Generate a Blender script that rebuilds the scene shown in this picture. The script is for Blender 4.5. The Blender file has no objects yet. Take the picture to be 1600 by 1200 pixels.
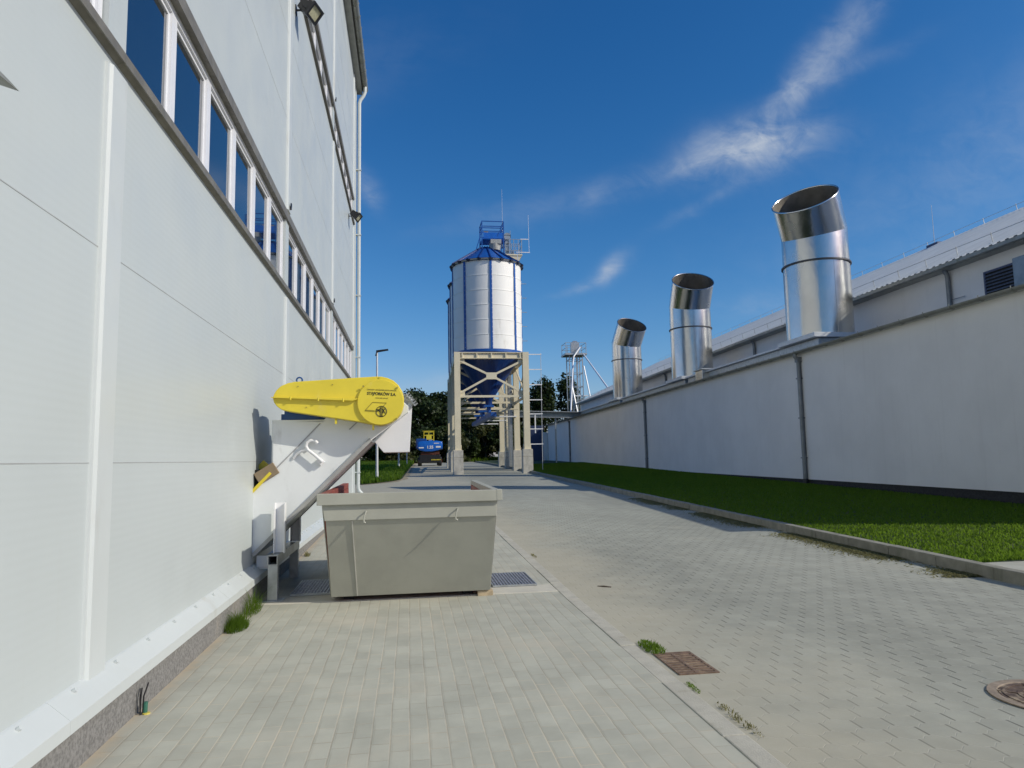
import bpy, bmesh, math, random
import numpy as np
from mathutils import Vector, Matrix
R = math.radians
sc = bpy.context.scene
col = sc.collection
random.seed(7)
rng = np.random.default_rng(11)

# ------------------------------------------------------------------ camera
F_PX, EYE = 1110.0, 1.6
yaw, pitch, roll = R(8.35), math.atan(116 / F_PX), math.atan(0.0192)
fwd = Vector((math.sin(yaw) * math.cos(pitch), math.cos(yaw) * math.cos(pitch), math.sin(pitch)))
r0 = Vector((math.cos(yaw), -math.sin(yaw), 0))
u0 = r0.cross(fwd)
right = math.cos(roll) * r0 - math.sin(roll) * u0
up = math.sin(roll) * r0 + math.cos(roll) * u0
cam = bpy.data.cameras.new('camera')
cam.sensor_width = 36.0
cam.lens = F_PX / 1600 * 36.0
cam.clip_end = 6000
cam_o = bpy.data.objects.new('camera', cam)
col.objects.link(cam_o)
m = Matrix((right, up, -fwd)).transposed().to_4x4()
m.translation = Vector((0, 0, EYE))
cam_o.matrix_world = m
sc.camera = cam_o

def sky_dir(px, py):
    return (fwd + right * ((px - 800) / F_PX) - up * ((py - 600) / F_PX)).normalized()

# ------------------------------------------------------------------ sun, sky, exposure
SUN_EL, SUN_AZ = R(32.6), R(118)
sun = bpy.data.lights.new('sun', 'SUN')
sun.energy = 3.5
sun.angle = R(0.5)
sun.color = (1.0, 0.95, 0.825)
sun_o = bpy.data.objects.new('sun', sun)
col.objects.link(sun_o)
to_sun = Vector((math.sin(SUN_AZ) * math.cos(SUN_EL), math.cos(SUN_AZ) * math.cos(SUN_EL), math.sin(SUN_EL)))
sun_o.rotation_euler = to_sun.to_track_quat('Z', 'Y').to_euler()
sun_o.location = to_sun * 60
sc.view_settings.view_transform = 'Standard'
sc.view_settings.look = 'None'
sc.view_settings.gamma = 1
sc.view_settings.exposure = 0.0
sc.view_settings.use_curve_mapping = False

world = bpy.data.worlds.new('World')
sc.world = world
world.use_nodes = True

class NT:
    """small helper for building node trees"""
    def __init__(s, nt): s.t = nt
    def n(s, typ, **kw):
        x = s.t.nodes.new(typ)
        for k, v in kw.items(): setattr(x, k, v)
        return x
    def put(s, sock, v):
        if v is None: return
        if isinstance(v, bpy.types.NodeSocket): s.t.links.new(v, sock)
        else: sock.default_value = v
    def math(s, op, a, b=None, c=None, clamp=False):
        x = s.n('ShaderNodeMath', operation=op, use_clamp=clamp)
        s.put(x.inputs[0], a); s.put(x.inputs[1], b); s.put(x.inputs[2], c)
        return x.outputs[0]
    def vmath(s, op, a, b=None):
        x = s.n('ShaderNodeVectorMath', operation=op)
        s.put(x.inputs[0], a); s.put(x.inputs[1], b)
        return x.outputs['Value'] if op in ('DOT_PRODUCT', 'LENGTH') else x.outputs[0]
    def mix(s, f, a, b, mode='MIX'):
        x = s.n('ShaderNodeMix', data_type='RGBA', blend_type=mode)
        s.put(x.inputs[0], f); s.put(x.inputs[6], a); s.put(x.inputs[7], b)
        return x.outputs[2]
    def noise(s, vec, scale, detail=3, rough=0.55, dist=0.0):
        x = s.n('ShaderNodeTexNoise')
        s.put(x.inputs['Vector'], vec); x.inputs['Scale'].default_value = scale
        x.inputs['Detail'].default_value = detail; x.inputs['Roughness'].default_value = rough
        x.inputs['Distortion'].default_value = dist
        return x.outputs['Fac']
    def ramp(s, f, a, b, lo=0.0, hi=1.0):
        x = s.n('ShaderNodeMapRange'); x.interpolation_type = 'SMOOTHSTEP'
        s.put(x.inputs[0], f)
        x.inputs[1].default_value = a; x.inputs[2].default_value = b
        x.inputs[3].default_value = lo; x.inputs[4].default_value = hi
        return x.outputs[0]
    def scale(s, vec, v):
        return s.vmath('MULTIPLY', vec, v)
    def sep(s, vec):
        x = s.n('ShaderNodeSeparateXYZ'); s.put(x.inputs[0], vec); return x.outputs
    def comb(s, a, b, c):
        x = s.n('ShaderNodeCombineXYZ'); s.put(x.inputs[0], a); s.put(x.inputs[1], b); s.put(x.inputs[2], c)
        return x.outputs[0]
    def bump(s, h, strength=0.3, dist=0.01):
        x = s.n('ShaderNodeBump'); s.put(x.inputs['Height'], h)
        x.inputs['Strength'].default_value = strength; x.inputs['Distance'].default_value = dist
        return x.outputs[0]

def build_world():
    t = NT(world.node_tree)
    bg = world.node_tree.nodes['Background']
    sky = t.n('ShaderNodeTexSky', sky_type='NISHITA')
    sky.sun_disc = False
    sky.sun_elevation = SUN_EL; sky.sun_rotation = SUN_AZ
    sky.air_density = 1.0; sky.dust_density = 0.6; sky.ozone_density = 1.5; sky.altitude = 100
    sp = t.n('ShaderNodeSeparateColor'); t.put(sp.inputs[0], sky.outputs[0])
    ch = []
    for i, (k, p) in enumerate(((1.75, 1.98), (1.02, 1.22), (1.17, 1.0))):     # film-like colour grade of the clear sky
        v = t.math('MULTIPLY', sp.outputs[i], 0.1)
        v = t.math('POWER', v, p)
        ch.append(t.math('MINIMUM', t.math('MULTIPLY', v, k * 10), 12.0))
    cb = t.n('ShaderNodeCombineColor')
    for i in range(3): t.put(cb.inputs[i], ch[i])
    d = t.n('ShaderNodeTexCoord').outputs['Generated']
    # thin wind-drawn cirrus: soft elongated masks around sky directions, broken by stretched noise
    clouds = [  # pixel dir, long axis angle (image, deg, up-right positive), half length, half width, weight
        (1165, 230, 14, 72, 32, 1.0), (1235, 212, 6, 55, 22, 0.42), (1236, 152, 56, 55, 18, 0.55), (1285, 95, 50, 60, 20, 0.34), (1335, 40, 58, 55, 18, 0.24), (1310, 112, 24, 75, 11, 0.22),
        (1085, 262, 18, 45, 12, 0.30), (990, 288, 17, 110, 22, 0.16), (930, 305, 60, 26, 14, 0.20), (1115, 312, 30, 70, 10, 0.24), (958, 422, 33, 27, 12, 0.75), (915, 446, 18, 38, 7, 0.45),
        (577, 294, -52, 30, 13, 0.55), (692, 592, 4, 60, 16, 0.30), (1200, 472, 10, 60, 16, 0.28), (800, 335, 10, 120, 22, 0.14),
        (60, -300, 30, 420, 60, 0.35), (1900, 100, 25, 400, 90, 0.25), (300, 200, 20, 260, 50, 0.2)]
    u = sky_dir(1180, 228); up_w = Vector((0, 0, 1))
    n1 = t.noise(d, 9.0, 7, 0.62, 0.8)
    rot = t.n('ShaderNodeMapping'); t.put(rot.inputs['Vector'], d)
    rot.inputs['Rotation'].default_value = (0.3, 0.55, 0.2); rot.inputs['Scale'].default_value = (9, 26, 26)
    n2 = t.noise(rot.outputs[0], 1.6, 6, 0.6, 0.6)
    warp = t.n('ShaderNodeTexNoise'); t.put(warp.inputs['Vector'], d); warp.inputs['Scale'].default_value = 8.0
    warp.inputs['Detail'].default_value = 4
    dw = t.vmath('ADD', d, t.vmath('MULTIPLY', t.vmath('SUBTRACT', warp.outputs['Color'], (0.5, 0.5, 0.5)), (0.05, 0.05, 0.05)))
    total = None
    for (px, py, ang, L, W, wt) in clouds:
        c = sky_dir(px, py)
        a = R(ang)
        e1 = (sky_dir(px + 10 * math.cos(a), py - 10 * math.sin(a)) - c); e1 = (e1 - c * e1.dot(c)).normalized()
        e2 = c.cross(e1).normalized()
        qa = t.math('MULTIPLY', t.vmath('DOT_PRODUCT', dw, tuple(e1)), F_PX / L)
        qb = t.math('MULTIPLY', t.vmath('DOT_PRODUCT', dw, tuple(e2)), F_PX / W)
        q = t.math('ADD', t.math('MULTIPLY', qa, qa), t.math('MULTIPLY', qb, qb))
        g = t.math('EXPONENT', t.math('MULTIPLY', q, -1.0))
        front = t.math('GREATER_THAN', t.vmath('DOT_PRODUCT', d, tuple(c)), 0.0)
        g = t.math('MULTIPLY', t.math('MULTIPLY', g, wt), front)
        total = g if total is None else t.math('ADD', total, g)
    nn = t.math('ADD', t.math('MULTIPLY', n1, 0.55), t.math('MULTIPLY', n2, 0.45))
    nn = t.ramp(nn, 0.28, 0.72)
    fac = t.math('MULTIPLY', total, t.math('ADD', 0.06, t.math('MULTIPLY', nn, 1.0)), clamp=True)
    fac = t.math('MULTIPLY', fac, 0.92)
    c = t.mix(fac, cb.outputs[0], (4.9, 5.5, 6.4, 1))
    t.put(bg.inputs[0], c)
    bg.inputs[1].default_value = 0.1
build_world()

# ------------------------------------------------------------------ materials
MATS = {}
def mat(name, color, rough=0.6, metal=0.0, var=0.12, scale=4.0, bump=0.0, bscale=60.0, spec=0.5, dirt=None, coat=0.0, fn=None, trans=0.0):
    """principled material with noise variation of colour and roughness"""
    if name in MATS: return MATS[name]
    mt = bpy.data.materials.new(name); mt.use_nodes = True
    t = NT(mt.node_tree); b = mt.node_tree.nodes['Principled BSDF']
    co = t.n('ShaderNodeTexCoord').outputs['Object']
    c4 = (*color, 1)
    n = t.noise(co, scale, 5, 0.6)
    f = t.ramp(n, 0.3, 0.7)
    cc = t.mix(f, tuple(x * (1 - var) for x in color) + (1,), tuple(min(1, x * (1 + var)) for x in color) + (1,))
    if dirt:
        dcol, lo, hi, dsc = dirt
        dn = t.noise(t.scale(co, (1, 1, 0.35)), dsc, 6, 0.65)
        cc = t.mix(t.ramp(dn, lo, hi), cc, (*dcol, 1))
    if fn: cc = fn(t, b, co, cc) or cc
    t.put(b.inputs['Base Color'], cc)
    b.inputs['Metallic'].default_value = metal
    b.inputs['Specular IOR Level'].default_value = spec
    b.inputs['Coat Weight'].default_value = coat
    rn = t.noise(co, scale * 2.7, 3)
    t.put(b.inputs['Roughness'], t.ramp(rn, 0.2, 0.8, max(0.02, rough * 0.8), min(1, rough * 1.2)))
    if bump > 0 and not b.inputs['Normal'].is_linked:
        t.put(b.inputs['Normal'], t.bump(t.noise(co, bscale, 4), bump, 0.01))
    MATS[name] = mt
    return mt

def wall_fn(t, b, co, cc):          # sandwich panel sheet: fine horizontal micro-ribs, faint staining
    s = t.sep(co)
    w = t.math('SINE', t.math('MULTIPLY', s[2], 2 * math.pi / 0.05))
    n = t.noise(t.scale(co, (0.6, 0.6, 0.25)), 1.3, 4)
    t.put(b.inputs['Normal'], t.bump(t.math('ADD', t.math('MULTIPLY', w, 0.2), t.math('MULTIPLY', n, 9.0)), 0.12, 0.006))
    st = t.noise(t.scale(co, (6, 6, 0.35)), 2.2, 5, 0.6)
    return t.mix(t.ramp(st, 0.55, 0.8, 0.0, 0.10), cc, (0.45, 0.45, 0.40, 1))

def stucco_fn(t, b, co, cc):        # rendered wall: fine grain, rain marks below the gutter as narrow runs
    s = t.sep(co)
    st = t.noise(t.scale(co, (3.0, 3.0, 0.12)), 1.6, 5, 0.65)
    cc = t.mix(t.ramp(st, 0.52, 0.78, 0.0, 0.10), cc, (0.40, 0.38, 0.34, 1))
    t.put(b.inputs['Normal'], t.bump(t.noise(co, 90, 5, 0.7), 0.35, 0.01))
    return cc

def pavers_fn(t, b, co, cc):        # small rectangular blocks in running rows along the building, sand filled joints
    s = t.sep(co)
    wob = t.math('MULTIPLY', t.math('SUBTRACT', t.noise(co, 1.3, 3), 0.5), 0.012)
    u = t.math('DIVIDE', t.math('ADD', s[0], wob), 0.11)
    r = t.math('FLOOR', u)
    fu = t.math('FRACT', u)
    wn = t.n('ShaderNodeTexWhiteNoise', noise_dimensions='1D'); t.put(wn.inputs['W'], r)
    off = t.math('ADD', t.math('MULTIPLY', t.math('MODULO', r, 2.0), 0.5), t.math('MULTIPLY', wn.outputs['Value'], 0.25))
    v = t.math('ADD', t.math('DIVIDE', t.math('ADD', s[1], wob), 0.225), off)
    fv = t.math('FRACT', v); cv = t.math('FLOOR', v)
    wn2 = t.n('ShaderNodeTexWhiteNoise', noise_dimensions='2D'); t.put(wn2.inputs['Vector'], t.comb(r, cv, 0.0))
    du = t.math('MULTIPLY', t.math('SUBTRACT', 0.5, t.math('ABSOLUTE', t.math('SUBTRACT', fu, 0.5))), 0.11)
    dv = t.math('MULTIPLY', t.math('SUBTRACT', 0.5, t.math('ABSOLUTE', t.math('SUBTRACT', fv, 0.5))), 0.225)
    jn = t.math('ADD', 0.6, t.math('MULTIPLY', t.noise(co, 14, 4), 0.9))
    ju = t.math('SUBTRACT', 1.0, t.ramp(t.math('DIVIDE', du, jn), 0.0020, 0.0062))
    jv = t.math('SUBTRACT', 1.0, t.ramp(t.math('DIVIDE', dv, jn), 0.0024, 0.0072))
    jv = t.math('MULTIPLY', jv, t.ramp(t.noise(co, 3.0, 3), 0.34, 0.56, 0.45, 1.0))
    tone = t.math('ADD', 0.945, t.math('MULTIPLY', wn2.outputs['Value'], 0.11))
    cc = t.mix(1.0, cc, t.comb(tone, tone, tone), 'MULTIPLY')
    spk = t.noise(co, 240, 2, 0.7)
    cc = t.mix(t.ramp(spk, 0.60, 0.78, 0, 0.22), cc, (0.17, 0.165, 0.14, 1))
    joint = t.math('MAXIMUM', ju, jv)
    jcol = t.mix(t.ramp(t.noise(co, 1.6, 4), 0.40, 0.62), (0.50, 0.44, 0.33, 1), (0.30, 0.27, 0.21, 1))
    cc = t.mix(t.math('MULTIPLY', joint, t.ramp(t.noise(co, 2.2, 4), 0.3, 0.7, 0.4, 0.85)), cc, jcol)
    edge = t.math('MULTIPLY', t.ramp(t.math('MULTIPLY', fu, 0.11), 0.006, 0.010), t.ramp(t.math('MULTIPLY', fu, 0.11), 0.012, 0.020, 1.0, 0.0))
    cc = t.mix(t.math('MULTIPLY', edge, t.ramp(t.noise(co, 3, 4), 0.35, 0.7, 0.0, 0.42)), cc, (0.24, 0.22, 0.17, 1))
    dust = t.ramp(t.noise(co, 0.9, 6, 0.6), 0.48, 0.74, 0, 0.42)
    cc = t.mix(dust, cc, (0.50, 0.44, 0.34, 1))
    rust = t.ramp(t.noise(t.scale(co, (1, 1.6, 1)), 1.7, 5, 0.6), 0.67, 0.76, 0, 0.45)
    cc = t.mix(rust, cc, (0.42, 0.27, 0.17, 1))
    wallsand = t.math('MULTIPLY', t.ramp(t.math('ADD', s[0], t.math('MULTIPLY', t.noise(co, 6, 4), 0.22)), -1.70, -1.50, 1.0, 0.0), 0.85)
    cc = t.mix(wallsand, cc, (0.50, 0.40, 0.27, 1))
    h = t.math('SUBTRACT', t.math('MULTIPLY', t.noise(co, 150, 3), 0.25), joint)
    h = t.math('ADD', h, t.math('MULTIPLY', wn2.outputs['Value'], 0.6))
    t.put(b.inputs['Normal'], t.bump(h, 0.32, 0.004))
    return cc

def bone_fn(t, b, co, cc):          # double-T interlocking road blocks
    s = t.sep(co)
    wob = t.math('MULTIPLY', t.math('SUBTRACT', t.noise(co, 0.8, 3), 0.5), 0.05)
    u = t.math('DIVIDE', t.math('ADD', s[0], wob), 0.20)
    v = t.math('DIVIDE', t.math('ADD', s[1], wob), 0.165)
    tri = t.math('SUBTRACT', t.math('MULTIPLY', t.math('ABSOLUTE', t.math('SUBTRACT', t.math('FRACT', u), 0.5)), 4.0), 1.0)
    T = t.math('MAXIMUM', -1.0, t.math('MINIMUM', 1.0, t.math('MULTIPLY', tri, 2.6)))
    k = t.math('ROUND', v)
    sg = t.math('COSINE', t.math('MULTIPLY', k, math.pi))
    e = t.math('MULTIPLY', t.math('MULTIPLY', sg, T), 0.12)
    dlt = t.math('SUBTRACT', v, t.math('ADD', k, e))
    d1 = t.math('MULTIPLY', t.math('ABSOLUTE', dlt), 0.165)
    row = t.math('SUBTRACT', k, t.math('LESS_THAN', dlt, 0.0))
    uu = t.math('ADD', u, t.math('MULTIPLY', t.math('MODULO', t.math('ABSOLUTE', row), 2.0), 0.5))
    fu = t.math('FRACT', uu)
    d2 = t.math('MULTIPLY', t.math('SUBTRACT', 0.5, t.math('ABSOLUTE', t.math('SUBTRACT', fu, 0.5))), 0.20)
    wn = t.n('ShaderNodeTexWhiteNoise', noise_dimensions='2D'); t.put(wn.inputs['Vector'], t.comb(t.math('FLOOR', uu), row, 0.0))
    j1 = t.math('SUBTRACT', 1.0, t.ramp(d1, 0.001, 0.0055))
    j2 = t.math('SUBTRACT', 1.0, t.ramp(d2, 0.0042, 0.0095))
    tone = t.math('ADD', 0.96, t.math('MULTIPLY', wn.outputs['Value'], 0.075))
    cc = t.mix(1.0, cc, t.comb(tone, tone, tone), 'MULTIPLY')
    big = t.ramp(t.noise(t.scale(co, (1, 0.45, 1)), 0.35, 5, 0.6), 0.3, 0.7, 0.86, 1.1)
    cc = t.mix(1.0, cc, t.comb(big, big, big), 'MULTIPLY')
    spk = t.noise(co, 200, 2, 0.7)
    cc = t.mix(t.ramp(spk, 0.58, 0.78, 0, 0.25), cc, (0.15, 0.15, 0.13, 1))
    # sand washed along the left kerb, fading in ragged patches into the road
    edge = t.math('ADD', s[0], t.math('MULTIPLY', t.math('SUBTRACT', t.noise(co, 0.7, 6, 0.6), 0.5), 2.6))
    sand = t.ramp(edge, 1.7, 3.6, 0.85, 0.0)
    sand = t.math('MAXIMUM', sand, t.ramp(t.noise(co, 0.5, 6, 0.6), 0.56, 0.78, 0, 0.5))
    j1c = t.math('MULTIPLY', j1, 0.55)
    cc = t.mix(j1c, cc, (0.42, 0.41, 0.35, 1))
    j2m = t.math('MULTIPLY', j2, t.math('SUBTRACT', 0.85, t.math('MULTIPLY', sand, 0.75)))
    j2m = t.math('MULTIPLY', j2m, t.ramp(t.noise(co, 2.5, 3), 0.25, 0.65, 0.35, 1.0))
    cc = t.mix(j2m, cc, (0.075, 0.075, 0.062, 1))
    cc = t.mix(t.math('MULTIPLY', sand, 0.62), cc, (0.47, 0.42, 0.31, 1))
    h = t.math('SUBTRACT', t.math('MULTIPLY', t.noise(co, 120, 3), 0.3), t.math('ADD', j1, t.math('MULTIPLY', j2, 1.0)))
    h = t.math('ADD', h, t.math('MULTIPLY', wn.outputs['Value'], 0.7))
    t.put(b.inputs['Normal'], t.bump(h, 0.38, 0.004))
    return cc

def grass_fn(t, b, co, cc):
    n = t.noise(co, 30, 5, 0.7)
    cc = t.mix(t.ramp(n, 0.3, 0.7), (0.010, 0.024, 0.004, 1), (0.026, 0.055, 0.008, 1))  # ground between blades coloured extra dark to deepen the lawn's shade
    p = t.noise(co, 0.6, 4)
    return t.mix(t.ramp(p, 0.5, 0.75, 0, 0.5), cc, (0.10, 0.095, 0.035, 1))

def leaf_mat(name, c1, c2, tfac=0.28, tcol=None):
    mt = bpy.data.materials.new(name); mt.use_nodes = True
    t = NT(mt.node_tree); b = mt.node_tree.nodes['Principled BSDF']
    g = t.n('ShaderNodeNewGeometry')
    co = t.n('ShaderNodeTexCoord').outputs['Object']
    f = t.math('ADD', t.math('MULTIPLY', g.outputs['Random Per Island'], 0.6), t.math('MULTIPLY', t.noise(co, 0.35, 3), 0.5))
    t.put(b.inputs['Base Color'], t.mix(t.ramp(f, 0.2, 0.9), (*c1, 1), (*c2, 1)))
    b.inputs['Roughness'].default_value = 0.55
    b.inputs['Specular IOR Level'].default_value = 0.3
    tr = t.n('ShaderNodeBsdfTranslucent'); t.put(tr.inputs[0], (tcol or tuple(min(1, x * 1.3) for x in c2)) + (1,))
    mx = t.n('ShaderNodeMixShader'); mx.inputs[0].default_value = tfac
    out = mt.node_tree.nodes['Material Output']
    t.put(mx.inputs[1], b.outputs[0]); t.put(mx.inputs[2], tr.outputs[0]); t.put(out.inputs[0], mx.outputs[0])
    MATS[name] = mt
    return mt

def steel_fn(t, b, co, cc):         # bright rolled stainless sheet: circumferential brushing, smudges
    s = t.sep(co)
    n = t.noise(t.scale(co, (0.5, 0.5, 60)), 2.0, 4, 0.6)
    n2 = t.noise(t.scale(co, (1.4, 1.4, 0.45)), 1.1, 3)
    t.put(b.inputs['Normal'], t.bump(t.math('MULTIPLY', n2, 9.0), 0.22, 0.01))
    return t.mix(t.ramp(n, 0.3, 0.7, 0, 0.25), cc, (0.42, 0.42, 0.41, 1))

def scuff_fn(t, b, co, cc):         # scrapes and faint rust on skip paint
    sc_n = t.noise(t.scale(co, (1.0, 1.0, 9.0)), 3.0, 6, 0.7)
    cc = t.mix(t.ramp(sc_n, 0.66, 0.72, 0, 0.35), cc, (0.30, 0.29, 0.25, 1))
    sp = t.noise(co, 16, 4, 0.6)
    return t.mix(t.ramp(sp, 0.72, 0.80, 0, 0.5), cc, (0.24, 0.15, 0.09, 1))

def roof_fn(t, b, co, cc):
    st = t.noise(t.scale(co, (0.25, 3.5, 0.25)), 1.4, 5, 0.65)
    return t.mix(t.ramp(st, 0.45, 0.75, 0, 0.45), cc, (0.40, 0.41, 0.40, 1))

M = dict(
    wall=mat('white_panel', (0.485, 0.525, 0.522), 0.44, var=0.02, scale=0.5, coat=0.05, fn=wall_fn),
    trim=mat('white_trim', (0.535, 0.57, 0.565), 0.38, var=0.02, scale=1.5, dirt=((0.42, 0.41, 0.36), 0.56, 0.9, 3.0)),
    plinth=mat('grey_plinth', (0.20, 0.195, 0.185), 0.9, var=0.3, scale=45, bump=0.5, bscale=120, dirt=((0.34, 0.30, 0.24), 0.55, 0.85, 2.0)),
    sill=mat('brown_grey_sill', (0.16, 0.15, 0.125), 0.5, var=0.15, scale=6),
    frame=mat('white_frame', (0.72, 0.73, 0.76), 0.35, var=0.02),
    gutter=mat('zinc_gutter', (0.27, 0.275, 0.25), 0.45, 0.35, var=0.12, scale=3, dirt=((0.16, 0.16, 0.11), 0.5, 0.8, 2.5)),
    galv=mat('galvanised_steel', (0.42, 0.44, 0.44), 0.42, 0.7, var=0.14, scale=9, dirt=((0.30, 0.30, 0.28), 0.5, 0.8, 4)),
    zinc=mat('zinc_pipe', (0.20, 0.215, 0.225), 0.45, 0.5, var=0.15, scale=3),
    stucco=mat('white_render', (0.74, 0.73, 0.705), 0.9, var=0.04, scale=0.6, fn=stucco_fn),
    darkplinth=mat('black_plinth', (0.022, 0.021, 0.021), 0.8, var=0.2, scale=8, bump=0.3),
    steel=mat('bright_steel', (0.58, 0.58, 0.565), 0.24, 1.0, var=0.04, scale=0.5, fn=steel_fn),
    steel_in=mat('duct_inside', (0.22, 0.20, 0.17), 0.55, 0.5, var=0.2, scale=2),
    black=mat('black_plastic', (0.016, 0.016, 0.018), 0.4, var=0.1),
    rubber=mat('tyre_rubber', (0.018, 0.018, 0.018), 0.8, var=0.2, scale=10),
    roof=mat('corrugated_roof', (0.56, 0.58, 0.575), 0.5, 0.1, var=0.06, scale=1, fn=roof_fn),
    silo=mat('silo_white', (0.84, 0.83, 0.78), 0.42, var=0.03, scale=0.7, dirt=((0.55, 0.52, 0.45), 0.6, 0.85, 1.2)),
    blue=mat('silo_blue', (0.010, 0.085, 0.34), 0.4, var=0.12, scale=2),
    deepblue=mat('hopper_blue', (0.008, 0.035, 0.16), 0.35, var=0.12, scale=2),
    cream=mat('cream_steel', (0.74, 0.66, 0.47), 0.5, var=0.05, scale=1.5, dirt=((0.45, 0.38, 0.26), 0.6, 0.85, 2)),
    conc=mat('concrete_block', (0.52, 0.49, 0.42), 0.9, var=0.12, scale=4, bump=0.4, bscale=40, dirt=((0.26, 0.25, 0.21), 0.5, 0.8, 2)),
    pad=mat('concrete_pad', (0.50, 0.475, 0.40), 0.9, var=0.08, scale=3, bump=0.35, bscale=90, dirt=((0.36, 0.33, 0.27), 0.55, 0.8, 3)),
    kerb=mat('kerb_stone', (0.42, 0.40, 0.335), 0.9, var=0.1, scale=6, bump=0.35, bscale=90, dirt=((0.30, 0.28, 0.22), 0.5, 0.8, 3)),
    kerb_dark=mat('road_kerb_stone', (0.25, 0.24, 0.195), 0.9, var=0.15, scale=5, bump=0.35, bscale=90, dirt=((0.14, 0.14, 0.10), 0.5, 0.8, 3)),
    yellow=mat('yellow_paint', (0.72, 0.58, 0.045), 0.4, var=0.05, scale=3, dirt=((0.70, 0.60, 0.20), 0.58, 0.8, 3)),
    conv=mat('pale_grey_paint', (0.74, 0.76, 0.755), 0.42, var=0.03, scale=2, dirt=((0.42, 0.42, 0.40), 0.58, 0.85, 3)),
    white=mat('white_paint', (0.80, 0.80, 0.80), 0.4, var=0.03),
    motor=mat('motor_blue', (0.015, 0.07, 0.24), 0.4, var=0.1),
    ink=mat('black_ink', (0.02, 0.018, 0.01), 0.6),
    skip=mat('skip_grey_paint', (0.355, 0.355, 0.30), 0.52, var=0.06, scale=2.5, bump=0.16, bscale=5, fn=scuff_fn, dirt=((0.33, 0.32, 0.27), 0.60, 0.85, 2.5)),
    redin=mat('red_primer', (0.22, 0.052, 0.038), 0.7, var=0.2, scale=5, dirt=((0.30, 0.12, 0.07), 0.5, 0.8, 4)),
    wood=mat('pale_wood', (0.42, 0.33, 0.21), 0.8, var=0.2, scale=8),
    card=mat('brown_cardboard', (0.25, 0.19, 0.12), 0.9, var=0.1, scale=6),
    rust=mat('rusty_iron', (0.19, 0.125, 0.085), 0.75, 0.3, var=0.3, scale=14, bump=0.3, dirt=((0.36, 0.28, 0.19), 0.5, 0.75, 8)),
    darkhole=mat('dark_pit', (0.012, 0.012, 0.011), 0.9),
    mesh=mat('steel_grating', (0.36, 0.37, 0.41), 0.5, 0.6, var=0.25, scale=30),
    glass=mat('dark_glass', (0.010, 0.017, 0.026), 0.03, var=0.05, spec=1.0),
    lens=mat('lamp_lens', (0.45, 0.44, 0.30), 0.15, var=0.15, scale=20),
    road=mat('road_blocks', (0.308, 0.308, 0.255), 0.92, var=0.08, scale=3, fn=bone_fn),
    pave=mat('pavement_blocks', (0.385, 0.382, 0.318), 0.92, var=0.08, scale=2.5, fn=pavers_fn),
    lawn=mat('lawn_soil', (0.05, 0.08, 0.02), 0.95, var=0.2, fn=grass_fn),
    soil=mat('dry_soil', (0.33, 0.28, 0.19), 0.95, var=0.2, scale=3, bump=0.5, bscale=20),
    bark=mat('bark', (0.09, 0.07, 0.05), 0.9, var=0.25, scale=6, bump=0.5),
    gallery=mat('gallery_grey', (0.24, 0.28, 0.29), 0.5, 0.2, var=0.1),
    gateblue=mat('gate_blue', (0.055, 0.075, 0.15), 0.5, var=0.12, scale=2),
    orange=mat('orange_paint', (0.45, 0.10, 0.02), 0.5, var=0.1),
    liftblue=mat('lift_blue', (0.008, 0.12, 0.50), 0.35, var=0.1),
    pole=mat('pole_grey', (0.62, 0.63, 0.64), 0.45, 0.2, var=0.05),
)
# panes: strong mirror-like reflection of coated double glazing
_g = MATS['dark_glass'].node_tree.nodes['Principled BSDF']; _g.inputs['IOR'].default_value = 2.0; _g.inputs['Coat Weight'].default_value = 0.6
_g.inputs['Coat Roughness'].default_value = 0.02
M['leaf_dark'] = leaf_mat('leaf_dark', (0.010, 0.020, 0.006), (0.035, 0.058, 0.014))
M['leaf_mid'] = leaf_mat('leaf_mid', (0.016, 0.030, 0.007), (0.055, 0.082, 0.018))
M['leaf_olive'] = leaf_mat('leaf_olive', (0.030, 0.036, 0.010), (0.085, 0.092, 0.025))
M['blade'] = leaf_mat('grass_blade', (0.034, 0.066, 0.009), (0.090, 0.145, 0.018), 0.52, (0.21, 0.35, 0.028))
M['blade'].node_tree.nodes['Principled BSDF'].inputs['Specular IOR Level'].default_value = 0.12
M['drygrass'] = leaf_mat('dry_grass', (0.10, 0.10, 0.035), (0.24, 0.22, 0.09))

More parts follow.
